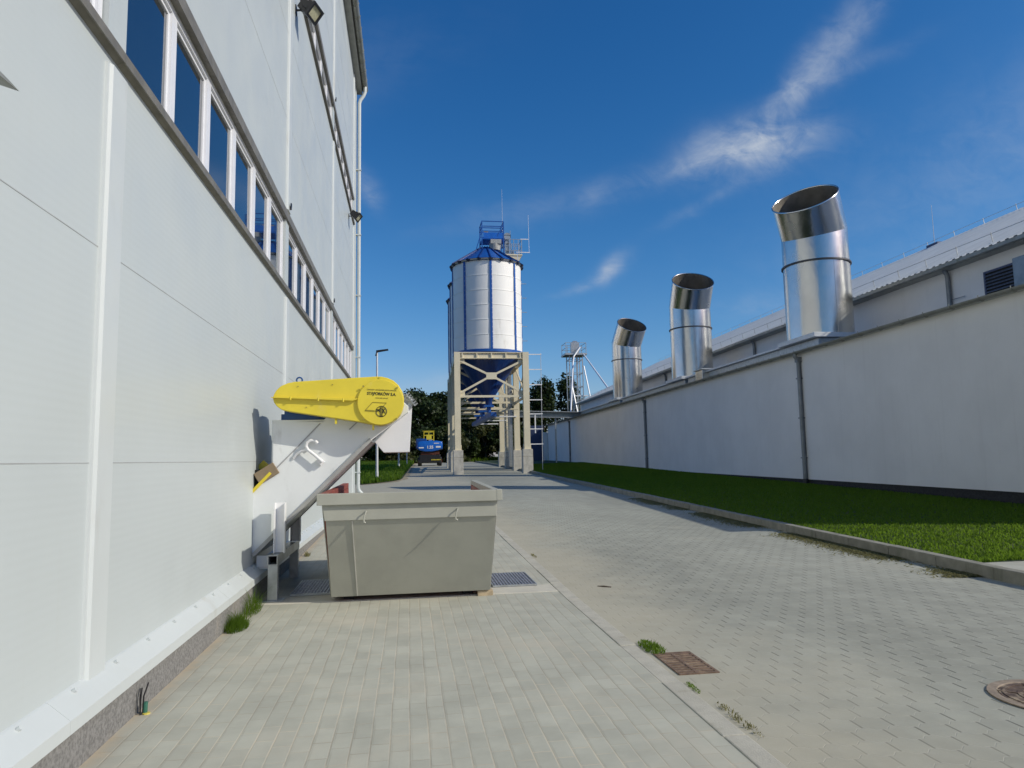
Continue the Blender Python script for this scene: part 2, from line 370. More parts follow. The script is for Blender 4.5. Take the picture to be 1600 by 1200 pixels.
# ------------------------------------------------------------------ mesh helpers
class MB:
    """collects geometry in world coordinates; build() links it as ONE mesh object"""
    def __init__(s): s.v = []; s.f = []
    def add(s, vs, fs):
        b = len(s.v); s.v += [tuple(p) for p in vs]; s.f += [tuple(i + b for i in q) for q in fs]; return s
    def box(s, x0, x1, y0, y1, z0, z1, rot=None, piv=None):
        vs = [Vector((x, y, z)) for z in (z0, z1) for y in (y0, y1) for x in (x0, x1)]
        if rot is not None:
            c = Vector(piv) if piv is not None else Vector(((x0 + x1) / 2, (y0 + y1) / 2, (z0 + z1) / 2))
            vs = [c + rot @ (p - c) for p in vs]
        return s.add(vs, [(0, 2, 3, 1), (4, 5, 7, 6), (0, 1, 5, 4), (2, 6, 7, 3), (0, 4, 6, 2), (1, 3, 7, 5)])
    def hexa(s, v8):
        return s.add(v8, [(0, 2, 3, 1), (4, 5, 7, 6), (0, 1, 5, 4), (2, 6, 7, 3), (0, 4, 6, 2), (1, 3, 7, 5)])
    def beam(s, p0, p1, w, h, upv=(0, 0, 1)):
        p0, p1 = Vector(p0), Vector(p1); d = (p1 - p0).normalized()
        sd = d.cross(Vector(upv))
        if sd.length < 1e-4: sd = d.cross(Vector((0, 1, 0)))
        sd.normalize(); u = sd.cross(d).normalized()
        vs = [p + sd * (a * w / 2) + u * (b * h / 2) for p in (p0, p1) for b in (-1, 1) for a in (-1, 1)]
        return s.hexa(vs)
    def prism(s, poly, axis, a, b):
        """poly: 2D outline; axis 'x','y','z' extrusion from a to b"""
        n = len(poly)
        def P(q, t):
            return {'x': (t, q[0], q[1]), 'y': (q[0], t, q[1]), 'z': (q[0], q[1], t)}[axis]
        vs = [P(q, a) for q in poly] + [P(q, b) for q in poly]
        fs = [tuple(range(n)), tuple(range(2 * n - 1, n - 1, -1))] + [(i, n + i, n + (i + 1) % n, (i + 1) % n) for i in range(n)]
        return s.add(vs, fs)
    def cyl(s, p0, p1, r0, r1=None, seg=20, cap=True):
        r1 = r0 if r1 is None else r1
        p0, p1 = Vector(p0), Vector(p1); d = (p1 - p0).normalized()
        a = d.orthogonal().normalized(); b = d.cross(a)
        vs = []
        for p, r in ((p0, r0), (p1, r1)):
            for i in range(seg):
                th = 2 * math.pi * i / seg
                vs.append(p + a * (r * math.cos(th)) + b * (r * math.sin(th)))
        fs = [(i, (i + 1) % seg, seg + (i + 1) % seg, seg + i) for i in range(seg)]
        if cap: fs += [tuple(range(seg - 1, -1, -1)), tuple(range(seg, 2 * seg))]
        return s.add(vs, fs)
    def tube(s, pts, r, seg=8):
        pts = [Vector(p) for p in pts]; rings = []
        prev = None
        vs = []
        for i, p in enumerate(pts):
            d = (pts[min(i + 1, len(pts) - 1)] - pts[max(i - 1, 0)]).normalized()
            a = d.orthogonal().normalized() if prev is None else (prev - d * prev.dot(d)).normalized()
            prev = a; b = d.cross(a)
            rr = r[i] if isinstance(r, (list, tuple)) else r
            for k in range(seg):
                th = 2 * math.pi * k / seg
                vs.append(p + a * (rr * math.cos(th)) + b * (rr * math.sin(th)))
        fs = []
        for i in range(len(pts) - 1):
            for k in range(seg):
                fs.append((i * seg + k, i * seg + (k + 1) % seg, (i + 1) * seg + (k + 1) % seg, (i + 1) * seg + k))
        fs += [tuple(range(seg - 1, -1, -1)), tuple(range((len(pts) - 1) * seg, len(pts) * seg))]
        return s.add(vs, fs)
    def lathe(s, prof, c, seg=32, th0=0.0, closed=False):
        """prof: (r, z) list from bottom to top, around the vertical through c=(x, y)"""
        vs = []
        for r, z in prof:
            for i in range(seg):
                th = th0 + 2 * math.pi * i / seg
                vs.append((c[0] + r * math.cos(th), c[1] + r * math.sin(th), z))
        n = len(prof); fs = []
        for j in range(n if closed else n - 1):
            j2 = (j + 1) % n
            for i in range(seg):
                fs.append((j * seg + i, j * seg + (i + 1) % seg, j2 * seg + (i + 1) % seg, j2 * seg + i))
        return s.add(vs, fs)
    def build(s, name, material, parent=None, smooth=None, bevel=0.0, fixn=True):
        off = Vector((0, 0, 0))
        p = parent
        while p is not None: off += p.location; p = p.parent
        me = bpy.data.meshes.new(name)
        me.from_pydata([(x - off.x, y - off.y, z - off.z) for x, y, z in s.v], [], s.f)
        if fixn or bevel:
            bm = bmesh.new(); bm.from_mesh(me)
            bmesh.ops.remove_doubles(bm, verts=bm.verts, dist=1e-5)
            if fixn: bmesh.ops.recalc_face_normals(bm, faces=bm.faces)
            if bevel:
                es = [e for e in bm.edges if len(e.link_faces) == 2 and e.calc_face_angle(0) > R(30)]
                bmesh.ops.bevel(bm, geom=es, offset=bevel, segments=2, profile=0.5, affect='EDGES', clamp_overlap=True)
            bm.to_mesh(me); bm.free()
        me.materials.append(material)
        if smooth is not None:
            me.polygons.foreach_set('use_smooth', [True] * len(me.polygons))
            me.set_sharp_from_angle(angle=R(smooth))
        me.update()
        o = bpy.data.objects.new(name, me); col.objects.link(o)
        if parent is not None: o.parent = parent
        return o

def tag(o, label=None, cat=None, group=None, kind=None):
    if label: o['label'] = label
    if cat: o['category'] = cat
    if group: o['group'] = group
    if kind: o['kind'] = kind
    return o
def thing(name, loc, label, cat, group=None):
    o = bpy.data.objects.new(name, None); o.empty_display_size = 0.3
    o.location = loc; col.objects.link(o)
    return tag(o, label, cat, group)
def rotz(a): return Matrix.Rotation(a, 3, 'Z')
def copy_tree(o, parent=None):
    c = o.copy(); col.objects.link(c)
    if parent is not None: c.parent = parent
    for ch in list(o.children): copy_tree(ch, c)
    return c

def text_mesh(name, body, size, mtl, parent, mw, bold=0.0, align='CENTER'):
    cu = bpy.data.curves.new(name, 'FONT'); cu.body = body; cu.size = size
    cu.align_x = align; cu.align_y = 'CENTER'; cu.offset = bold; cu.extrude = 0.0005
    tmp = bpy.data.objects.new(name + '_tmp', cu); col.objects.link(tmp)
    dg = bpy.context.evaluated_depsgraph_get()
    me = bpy.data.meshes.new_from_object(tmp.evaluated_get(dg))
    bpy.data.objects.remove(tmp)
    off = Vector((0, 0, 0)); p = parent
    while p is not None: off += p.location; p = p.parent
    me.transform(Matrix.Translation(-off) @ mw)
    me.materials.clear(); me.materials.append(mtl)
    me.name = name
    o = bpy.data.objects.new(name, me); col.objects.link(o); o.parent = parent
    return o

# ------------------------------------------------------------------ terrain
GK = [(-200, 0), (8, 0), (14, 0.10), (25, 0.29), (37, 0.48), (46, 0.64), (58, 0.83), (70, 0.99), (100, 1.27), (150, 1.5), (260, 1.6), (4000, 1.6)]
def g(y):
    for (a, za), (b, zb) in zip(GK, GK[1:]):
        if y <= b:
            return za + (zb - za) * (y - a) / (b - a)
    return GK[-1][1]
YS = [-200, -60, -20, -5, 0, 4, 8] + [8 + 1.5 * i for i in range(1, 42)] + [75, 80, 86, 92, 97, 100, 110, 120, 135, 150, 200, 260, 600, 1500, 4000]

def sheet(name, xl, xr, y0, y1, dz, material, nx=1):
    ys = [y for y in YS if y0 < y < y1]; ys = [y0] + ys + [y1]
    b = MB(); vs = []; fs = []
    for y in ys:
        l = xl(y) if callable(xl) else xl; r = xr(y) if callable(xr) else xr
        for i in range(nx + 1):
            x = l + (r - l) * i / nx
            vs.append((x, y, g(y) + (dz(x, y) if callable(dz) else dz)))
    n = nx + 1
    for j in range(len(ys) - 1):
        for i in range(nx):
            fs.append((j * n + i, j * n + i + 1, (j + 1) * n + i + 1, (j + 1) * n + i))
    b.add(vs, fs)
    return b.build(name, material, fixn=False)

def kerbR(y): return 7.12 + 0.016 * (y - 8)
tag(sheet('ground', -4000, 4000, -200, 4000, -0.03, M['lawn'], 8), kind='structure')
tag(sheet('road', -40, kerbR, -60, 97, 0.0, M['road'], 8), kind='structure')
KX0, KX1 = 1.76, 1.90
def strip_box(name, xa, xb, y0, y1, z0, z1, material, bev=0.0):
    ys = [y0] + [y for y in YS if y0 < y < y1] + [y1]
    b = MB(); vs = []; fs = []
    for y in ys:
        l = xa(y) if callable(xa) else xa; r = xb(y) if callable(xb) else xb
        vs += [(l, y, g(y) + z0), (r, y, g(y) + z0), (r, y, g(y) + z1), (l, y, g(y) + z1)]
    for j in range(len(ys) - 1):
        a = j * 4; c = a + 4
        for k in range(4): fs.append((a + k, a + (k + 1) % 4, c + (k + 1) % 4, c + k))
    fs += [(0, 1, 2, 3), tuple(len(vs) - 4 + k for k in (3, 2, 1, 0))]
    return b.add(vs, fs).build(name, material, bevel=bev)
tag(sheet('pavement', -1.745, KX0, -30, 25.3, 0.006, M['pave'], 2), kind='structure')
def kerb_line(name, xa, xb, y0, y1, z0, z1, mtl):     # kerb as abutting 1 m stones with fine joints, one structure
    b = MB(); y = y0
    while y < y1:
        e = min(y + 1.0, y1); gap = 0.004
        za, zb = g(y), g(e); j = random.uniform(-0.004, 0.004); jx = random.uniform(-0.004, 0.004)
        l0, r0_, l1, r1_ = (f(v) if callable(f) else f for f, v in ((xa, y), (xb, y), (xa, e), (xb, e)))
        vs = [(l0 + jx, y + gap, za + z0), (r0_ + jx, y + gap, za + z0), (l1 + jx, e - gap, zb + z0), (r1_ + jx, e - gap, zb + z0),
              (l0 + jx, y + gap, za + z1 + j), (r0_ + jx, y + gap, za + z1 + j), (l1 + jx, e - gap, zb + z1 + j), (r1_ + jx, e - gap, zb + z1 + j)]
        b.hexa(vs); y = e
    return tag(b.build(name, mtl, bevel=0.008), kind='structure')
kerb_line('kerb', KX0, KX1, -12, 25.3, -0.06, 0.012, M['kerb'])
kerb_line('road_kerb', kerbR, lambda y: kerbR(y) + 0.15, -12, 92, -0.05, 0.15, M['kerb_dark'])
def WX(y): return 13.2 + 0.027 * y                # face of the long low building on the right
def lawn_dz(x, y): return 0.125 + 0.11 * max(0, min(1, (x - kerbR(y)) / 5.0))
tag(sheet('lawn', lambda y: kerbR(y) + 0.15, lambda y: WX(y) + 0.02, 8.4, 92, lawn_dz, M['lawn'], 4), kind='structure')
tag(sheet('side_pavement', lambda y: kerbR(y) + 0.15, 40, -12, 8.4, 0.135, M['pave'], 2), kind='structure')
# corner lawn beyond the end of the tall hall, rounded towards the road
def lawnL(y): return -0.35 - 2.2 * max(0, (41 - y) / 6.0) ** 2 if y < 41 else -0.35 + 0.022 * (y - 41)
tag(sheet('verge', -40, lawnL, 35.5, 97, 0.03, M['lawn'], 4), kind='structure')
tag(sheet('verge_edge', lawnL, lambda y: lawnL(y) + 0.25 + 0.12 * math.sin(y * 1.7), 35.3, 92, 0.012, M['soil'], 1), kind='structure')

pad = MB(); pad.box(-1.72, 1.755, 8.50, 10.28, -0.04, 0.022)
tag(pad.build('concrete_pad', M['pad'], bevel=0.006), kind='structure')

# ------------------------------------------------------------------ tall white hall on the left
HX, HY0, HY1, HZ = -1.84, -9.0, 25.3, 15.1
hall = thing('factory_hall', (HX, 8, 0), 'tall white panelled factory hall with two long window bands above the pavement', 'building')
B0, B1, U0, U1 = 4.25, 5.30, 9.72, 10.50
w = MB()
w.box(HX - 0.2, HX, HY0, HY1, 0.40, B0 - 0.08)
w.box(HX - 0.2, HX, HY0, HY1, B1 + 0.13, U0 - 0.08)
w.box(HX - 0.2, HX, HY0, HY1, U1 + 0.10, HZ)
JOINTS = [-8.6, -2.07, 4.62, 11.04, 17.62, 24.2]
for a in JOINTS:
    for z0, z1 in ((B0 - 0.08, B1 + 0.13), (U0 - 0.08, U1 + 0.10)):
        w.box(HX - 0.2, HX, a - 0.14 if a < 24 else 23.95, a + 0.14 if a < 24 else HY1, z0, z1)
w.box(-26, HX - 0.2, HY1 - 0.2, HY1, 0.0, HZ); w.box(-26, HX - 0.2, HY0, HY0 + 0.2, 0.0, HZ)
w.box(-26.2, -26, HY0, HY1, 0.0, HZ)
w.box(HX - 0.9, HX - 0.85, HY0 + 0.2, HY1 - 0.2, 0.4, HZ)          # inner lining seen behind the panes
w.build('wall', M['wall'], hall)
# horizontal panel seams as thin grey strips
SEAM = mat('seam_grey', (0.36, 0.37, 0.37), 0.6); SEAM2 = mat('seam_pale', (0.50, 0.52, 0.52), 0.6)
for zs, mm in (((1.62, 2.91), SEAM), ((6.9, 8.3, 11.7, 12.9, 14.1), SEAM2)):
    for z in zs:
        for y0, y1 in zip(JOINTS, JOINTS[1:]):
            if y1 < 0: continue
            b = MB(); b.box(HX - 0.004, HX + 0.002, y0 + 0.15, y1 - 0.15, z - 0.0025, z + 0.0025); b.build('panel_seam', mm, hall)
for a in JOINTS:
    for (z0, z1) in ((0.34, B0 - 0.16), (B1 + 0.16, U0 - 0.14), (U1 + 0.12, HZ - 0.03)):
        c = MB()
        c.prism([(HX, a - 0.155), (HX + 0.014, a - 0.15), (HX + 0.014, a - 0.13), (HX + 0.030, a - 0.11), (HX + 0.030, a + 0.11), (HX + 0.014, a + 0.13), (HX + 0.014, a + 0.15), (HX, a + 0.155)], 'z', z0, z1)
        c.build('joint_cover', M['trim'], hall)
# plinth and drip flashing
p = MB()
p.box(-2.1, -1.745, HY0, HY1 - 0.02, -0.3, 0.30)
p.build('plinth', M['plinth'], hall)
p = MB()
ya = HY0
while ya < HY1:
    ye = min(ya + 3.27, HY1)
    p.prism([(HX, 0.405), (HX + 0.012, 0.40), (-1.715, 0.305), (-1.715, 0.235), (-1.722, 0.235), (-1.724, 0.300), (HX, 0.385)], 'y', ya + 0.001, ye - 0.001)
    ya = ye
p.build('base_flashing', M['trim'], hall)
s_ = MB(); s_.cyl((HX + 0.03, 3.2, 0.385), (HX + 0.045, 3.2, 0.395), 0.012, seg=8)
screw = s_.build('screw', M['trim'], hall)
for k in range(1, 36):
    c = screw.copy(); col.objects.link(c); c.parent = hall; c.location = (0, 0.56 * k, 0)
# window bands: each window a frame with its pane
def band(z0, z1, npb, frame_d):
    for bi in range(len(JOINTS) - 1):
        a, e = JOINTS[bi] + 0.15, (JOINTS[bi + 1] - 0.15) if JOINTS[bi + 1] < 24 else 23.95
        st = (e - a) / npb
        if bi < 1: continue
        for k in range(npb):
            y0, y1 = a + k * st, a + (k + 1) * st
            f = MB(); xb, xf = HX - 0.11, HX - 0.035
            fw = 0.062
            f.box(xb, xf, y0 + 0.001, y0 + fw, z0, z1); f.box(xb, xf, y1 - fw, y1 - 0.001, z0, z1)
            f.box(xb, xf, y0 + fw, y1 - fw, z0, z0 + fw); f.box(xb, xf, y0 + fw, y1 - fw, z1 - fw, z1)
            f.box(xb + 0.015, xf - 0.02, y0 + fw, y0 + fw + 0.035, z0 + fw, z1 - fw); f.box(xb + 0.015, xf - 0.02, y1 - fw - 0.035, y1 - fw, z0 + fw, z1 - fw)
            f.box(xb + 0.015, xf - 0.02, y0 + fw + 0.035, y1 - fw - 0.035, z0 + fw, z0 + fw + 0.035); f.box(xb + 0.015, xf - 0.02, y0 + fw + 0.035, y1 - fw - 0.035, z1 - fw - 0.035, z1 - fw)
            fo = f.build('window', M['frame'], hall)
            q = MB(); q.box(xb + 0.03, xb + 0.042, y0 + fw + 0.035, y1 - fw - 0.035, z0 + fw + 0.035, z1 - fw - 0.035,
                            rot=Matrix.Rotation(R(random.uniform(-0.25, 0.25)), 3, 'Z') @ Matrix.Rotation(R(random.uniform(-0.2, 0.2)), 3, 'Y'))
            q.build('pane', M['glass'], fo)
        sl = MB()
        sl.prism([(HX - 0.04, z0), (HX + 0.055, z0 - 0.02), (HX + 0.055, z0 - 0.085), (HX + 0.045, z0 - 0.085), (HX + 0.045, z0 - 0.075), (HX + 0.002, z0 - 0.10), (HX - 0.04, z0 - 0.08)], 'y', a - 0.149, e + 0.149)
        sl.build('window_sill', M['sill'], hall)
        ln = MB()
        ln.prism([(HX - 0.04, z1), (HX + 0.030, z1 - 0.005), (HX + 0.030, z1 + 0.12), (HX + 0.0, z1 + 0.13), (HX - 0.04, z1 + 0.12)], 'y', a - 0.149, e + 0.149)
        ln.build('window_head', M['sill'], hall)
        hk = MB(); hk.box(HX, HX + 0.06, a - 0.16, a - 0.12, z1 + 0.20, z1 + 0.25); hk.box(HX + 0.045, HX + 0.06, a - 0.16, a - 0.10, z1 + 0.25, z1 + 0.30)
        hk.build('hook', M['black'], hall)
band(B0, B1, 6, 0.07)
band(U0, U1, 6, 0.07)
# eaves, gutter and downpipe
e = MB()
e.box(HX, HX + 0.20, HY0, HY1 + 0.25, HZ - 0.02, HZ + 0.25)
e.prism([(HX - 12, HZ + 1.6), (HX + 0.30, HZ + 0.26), (HX + 0.30, HZ + 0.34), (HX - 12, HZ + 1.70)], 'y', HY0, HY1 + 0.25)
e.prism([(-26.4, HZ + 0.26), (HX - 12, HZ + 1.6), (HX - 12, HZ + 1.70), (-26.4, HZ + 0.34)], 'y', HY0, HY1 + 0.25)
e.build('eaves', mat('soffit_grey', (0.30, 0.30, 0.27), 0.6), hall)
gt = MB()
gp = [(HX + 0.30 + 0.11 * math.cos(th), HZ + 0.19 + 0.13 * math.sin(th)) for th in [math.pi + math.pi * i / 10 for i in range(11)]]
gt.prism(gp, 'y', HY0, HY1 + 0.25)
y = HY0 + 0.3
while y < HY1:
    gt.tube([(HX + 0.19, y, HZ + 0.2)] + [(HX + 0.30 + 0.118 * math.cos(th), y, HZ + 0.19 + 0.138 * math.sin(th)) for th in [math.pi + math.pi * i / 6 for i in range(7)]], 0.010, 5); y += 0.62
gt.build('gutter', M['gutter'], hall, smooth=40)
dp = MB()
PX, PY = HX + 0.12, HY1 - 0.14
dp.tube([(HX + 0.32, HY1 - 0.14, HZ + 0.08), (HX + 0.32, HY1 - 0.14, HZ - 0.12), (HX + 0.27, HY1 - 0.14, HZ - 0.25), (PX + 0.04, PY, HZ - 0.42), (PX, PY, HZ - 0.55), (PX, PY, 5), (PX, PY, g(25) + 0.42), (PX + 0.03, PY, g(25) + 0.30), (PX + 0.22, PY, g(25) + 0.10)], 0.062, 12)
for z in (1.2, 3.2, 5.2, 7.4, 9.6, 12): dp.box(PX - 0.12, PX + 0.075, PY - 0.075, PY + 0.075, z, z + 0.035)
dp.build('downpipe', M['trim'], hall, smooth=40)
cr = MB(); cr.box(HX, HX + 0.018, HY1 - 0.30, HY1 + 0.018, 0.41, HZ - 0.03); cr.box(HX - 0.3, HX, HY1, HY1 + 0.018, 0.41, HZ - 0.03)
cr.build('corner_trim', M['trim'], hall)

# floodlights
def floodlight(loc, yawd, label, with_tail=True):
    x, y, z = loc
    t_ = thing('floodlight', (HX, y, z), label, 'floodlight', 'floodlights on the hall wall')
    br = MB(); br.box(HX, HX + 0.02, y - 0.07, y + 0.07, z - 0.08, z + 0.08)
    br.beam((HX + 0.02, y, z), (HX + 0.20, y, z + 0.02), 0.035, 0.025)
    br.tube([(HX + 0.20, y - 0.16, z - 0.04), (HX + 0.16, y - 0.16, z + 0.02), (HX + 0.16, y + 0.16, z + 0.02), (HX + 0.20, y + 0.16, z - 0.04)], 0.012, 6)
    br.build('bracket', M['black'], t_)
    rot = Matrix.Rotation(R(yawd), 3, 'Z') @ Matrix.Rotation(R(38), 3, 'Y')
    piv = (HX + 0.30, y, z)
    bd = MB()
    bd.box(HX + 0.12, HX + 0.24, y - 0.14, y + 0.14, z - 0.105, z + 0.105, rot, piv); bd.box(HX + 0.24, HX + 0.36, y - 0.17, y + 0.17, z - 0.125, z + 0.125, rot, piv)
    for k in range(5):
        yy = y - 0.12 + 0.06 * k
        bd.box(HX + 0.07, HX + 0.12, yy - 0.008, yy + 0.008, z - 0.10, z + 0.10, rot, piv)
    bd.box(HX + 0.36, HX + 0.40, y - 0.20, y + 0.20, z + 0.105, z + 0.155, rot, piv); bd.box(HX + 0.36, HX + 0.40, y - 0.20, y + 0.20, z - 0.155, z - 0.105, rot, piv)
    bd.box(HX + 0.36, HX + 0.40, y - 0.20, y - 0.15, z - 0.105, z + 0.105, rot, piv); bd.box(HX + 0.36, HX + 0.40, y + 0.15, y + 0.20, z - 0.105, z + 0.105, rot, piv)
    bo = bd.build('housing', M['black'], t_)
    ln = MB(); ln.box(HX + 0.362, HX + 0.375, y - 0.15, y + 0.15, z - 0.105, z + 0.105, rot, piv); ln.build('lens', M['lens'], t_)
    t_.scale = (0.86, 0.86, 0.86)
floodlight((0, 11.55, 9.12), -18, 'black floodlight by the upper window sill, nearest the camera, lens showing')
floodlight((0, 22.2, 9.28), -10, 'small black floodlight near the hall corner, beside the white downpipe')
wl = thing('wall_lamp', (HX, 2.6, 3.2), 'grey pointed wall lamp jutting in at the left edge of the white panels', 'lamp')
b = MB(); b.hexa([(HX, 2.5, 3.20), (HX + 0.15, 2.5, 3.20), (HX + 0.02, 3.02, 3.21), (HX + 0.225, 3.11, 3.175), (HX, 2.5, 3.30), (HX + 0.13, 2.5, 3.30), (HX + 0.02, 3.0, 3.285), (HX + 0.205, 3.08, 3.20)])
b.build('housing', M['gutter'], wl)
b = MB(); b.box(HX, HX + 0.05, 2.62, 2.80, 3.05, 3.199); b.build('bracket', M['gutter'], wl)

# ------------------------------------------------------------------ inclined conveyor with yellow drive guard
cv = thing('inclined_conveyor', (-1.5, 9.4, 0), 'white inclined conveyor rising from the hall wall over the skip', 'conveyor')
Y0, Y1 = 8.95, 9.95
tr = MB()
tr.prism([(-1.86, 1.235), (-1.072, 2.066), (-0.56, 2.60), (-0.36, 2.60), (0.0, 2.27), (0.0, 2.2), (-0.44, 1.865), (-1.82, 0.505), (-1.86, 0.465)], 'y', Y0, Y1)
tr.build('trough', M['conv'], cv, bevel=0.006)
fl = MB()
for yy in (Y0 - 0.045, Y1):
    fl.beam((-1.822, yy + 0.0225, 0.522), (-0.46, yy + 0.0225, 1.864), 0.045, 0.045, (0.7, 0, -0.7))
fl.build('bottom_flange', mat('flange_grey_paint', (0.36, 0.36, 0.345), 0.5), cv)  # flange in a darker grey than the trough
sm = MB()
for p0, p1 in (((-1.07, 2.068), (-1.36, 1.76)), ((-0.72, 1.99), (-0.47, 2.23)), ((-1.36, 1.76), (-1.62, 1.49))):
    sm.beam((p0[0], Y0 - 0.006, p0[1]), (p1[0], Y0 - 0.006, p1[1]), 0.012, 0.012, (0, 1, 0))
for p in ((-0.43, 1.86), (-0.36, 1.93), (-0.30, 1.99), (-0.23, 2.05)):
    pass
sm.build('weld_seam', mat('seam_mid', (0.33, 0.33, 0.33), 0.6), cv)
mp = MB(); mp.prism([(-1.625, 2.09), (-1.02, 2.105), (-1.62, 1.505)], 'y', Y0 - 0.003, Y0 + 0.02)
mp.box(-1.64, -1.02, Y0 - 0.003, Y1 - 0.05, 2.09, 2.115)
mp.box(-1.64, -1.622, Y0 + 0.02, Y1 - 0.05, 1.52, 2.09)
mp.build('motor_console', M['conv'], cv, bevel=0.003)
mo = MB(); mo.box(-1.50, -1.10, Y0 + 0.03, Y0 + 0.45, 2.115, 2.27); mo.cyl((-1.36, Y0 + 0.1, 2.36), (-1.36, Y0 + 0.62, 2.36), 0.14, seg=24)
for k in range(10): mo.cyl((-1.36, Y0 + 0.20 + 0.035 * k, 2.36), (-1.36, Y0 + 0.212 + 0.035 * k, 2.36), 0.152, seg=24)
mo.box(-1.30, -0.95, Y0 + 0.05, Y0 + 0.4, 2.12, 2.18)
mo.box(-1.54, -1.50, Y0 + 0.05, Y0 + 0.12, 2.115, 2.19)
mo.build('motor', M['motor'], cv, smooth=35)
eb = MB(); eb.tube([(-1.30 + 0.034 * math.cos(a), 8.80, 2.585 + 0.034 * math.sin(a)) for a in [R(-60 + 300 * i / 12) for i in range(13)]], 0.010, 6)
eb.build('eye_bolt', M['motor'], cv, smooth=40)
# guard
G = [(-1.59, 2.363), (-1.575, 2.41), (-1.55, 2.455), (-1.50, 2.505), (-1.42, 2.54), (-1.343, 2.556), (-1.047, 2.575), (-0.596, 2.606), (-0.38, 2.618), (-0.32, 2.616), (-0.25, 2.60), (-0.18, 2.568), (-0.12, 2.515), (-0.075, 2.44), (-0.054, 2.36), (-0.054, 2.28), (-0.07, 2.21), (-0.10, 2.15), (-0.145, 2.095), (-0.205, 2.052), (-0.27, 2.03), (-0.34, 2.022), (-0.41, 2.032), (-0.594, 2.071), (-1.043, 2.144), (-1.42, 2.205), (-1.49, 2.224), (-1.54, 2.262), (-1.575, 2.31)]
gd = MB(); gd.prism(G, 'y', 8.70, 8.945)
gdo = gd.build('drive_guard', M['yellow'], cv, bevel=0.008)
fd = MB(); fd.prism([(-1.60, 2.372), (-1.60, 2.364), (-0.66, 2.322), (-0.605, 2.338), (-0.605, 2.348)], 'y', 8.655, 8.70)
for x in (-1.38, -1.06, -0.77): fd.cyl((x, 8.66, 2.385 - 0.045 * (x + 1.6)), (x, 8.66, 2.345 - 0.045 * (x + 1.6)), 0.010, seg=8)
for x, z in ((-0.86, 2.11), (-0.42, 2.03)): fd.box(x - 0.012, x + 0.012, 8.72, 8.76, z - 0.06, z)
fd.build('guard_flange', M['yellow'], gdo)
cd = MB(); cd.cyl((-0.333, 8.70, 2.302), (-0.333, 8.672, 2.302), 0.272, seg=64)
cdo = cd.build('cover_disc', M['yellow'], gdo, bevel=0.004)
bo = MB()
for x, z in ((-0.535, 2.495), (-0.135, 2.475), (-0.53, 2.10), (-0.145, 2.10)): bo.cyl((x, 8.672, z), (x, 8.658, z), 0.013, seg=6)
for x, z in ((-1.30, 2.50), (-0.9, 2.52), (-1.2, 2.25), (-0.35, 2.60)): bo.cyl((x, 8.70, z), (x, 8.692, z), 0.008, seg=6)
bo.build('bolt', mat('yellow_worn', (0.35, 0.29, 0.05), 0.5), gdo)
RX = Matrix.Rotation(R(90), 4, 'X')
def lettering(name, s, size, x, z, bold=0.0, tilt=0.0, sx=1.0):
    return text_mesh(name, s, size, M['ink'], cv, Matrix.Translation((x, 8.6695, z)) @ RX @ Matrix.Rotation(R(tilt), 4, 'Z') @ Matrix.Diagonal((sx, 1, 1, 1)), bold)
lettering('lettering', 'STĄPORKÓW S.A.', 0.050, -0.318, 2.400, 0.0012, -3, 0.86)
lettering('lettering', 'ZAKŁADY URZĄDZEŃ KOTŁOWYCH', 0.021, -0.318, 2.447, 0.0, -3)
lettering('lettering', 'www.zuk.com.pl', 0.022, -0.318, 2.352, 0.0, -3)
lg = MB(); cx, cz = -0.322, 2.190
lg.tube([(cx + 0.063 * math.cos(a), 8.669, cz + 0.063 * math.sin(a)) for a in [2 * math.pi * i / 40 for i in range(41)]], 0.0042, 5)
lg.box(cx - 0.016, cx - 0.007, 8.667, 8.671, cz - 0.055, cz + 0.052); lg.box(cx + 0.004, cx + 0.013, 8.667, 8.671, cz - 0.055, cz + 0.052)
lg.box(cx - 0.028, cx + 0.026, 8.667, 8.671, cz - 0.063, cz - 0.052)
def stroke(a, b_, wd=0.007): lg.beam((cx + a[0], 8.669, cz + a[1]), (cx + b_[0], 8.669, cz + b_[1]), wd, 0.004, (0, 1, 0))
for a, b_ in (((-0.050, -0.005), (-0.044, 0.028)), ((-0.044, 0.028), (-0.034, 0.005)), ((-0.034, 0.005), (-0.026, 0.030)), ((-0.026, 0.030), (-0.021, -0.008)),
              ((0.022, -0.020), (0.022, 0.036)), ((0.022, 0.004), (0.046, 0.034)), ((0.026, 0.010), (0.048, -0.024))): stroke(a, b_)
lg.build('emblem', M['ink'], cv)
pg = MB()
Pq = [(-0.512, 2.205), (-0.425, 2.302), (-0.262, 2.293), (-0.325, 2.225)]
for a, b_, wd in ((Pq[0], Pq[1], 0.006), (Pq[1], Pq[2], 0.006), (Pq[2], Pq[3], 0.006), (Pq[0], (-0.40, 2.196), 0.016)):
    pg.beam((a[0], 8.669, a[1]), (b_[0], 8.669, b_[1]), wd, 0.004, (0, 1, 0))
pg.build('emblem_outline', mat('olive_ink', (0.28, 0.23, 0.02), 0.6), cv)
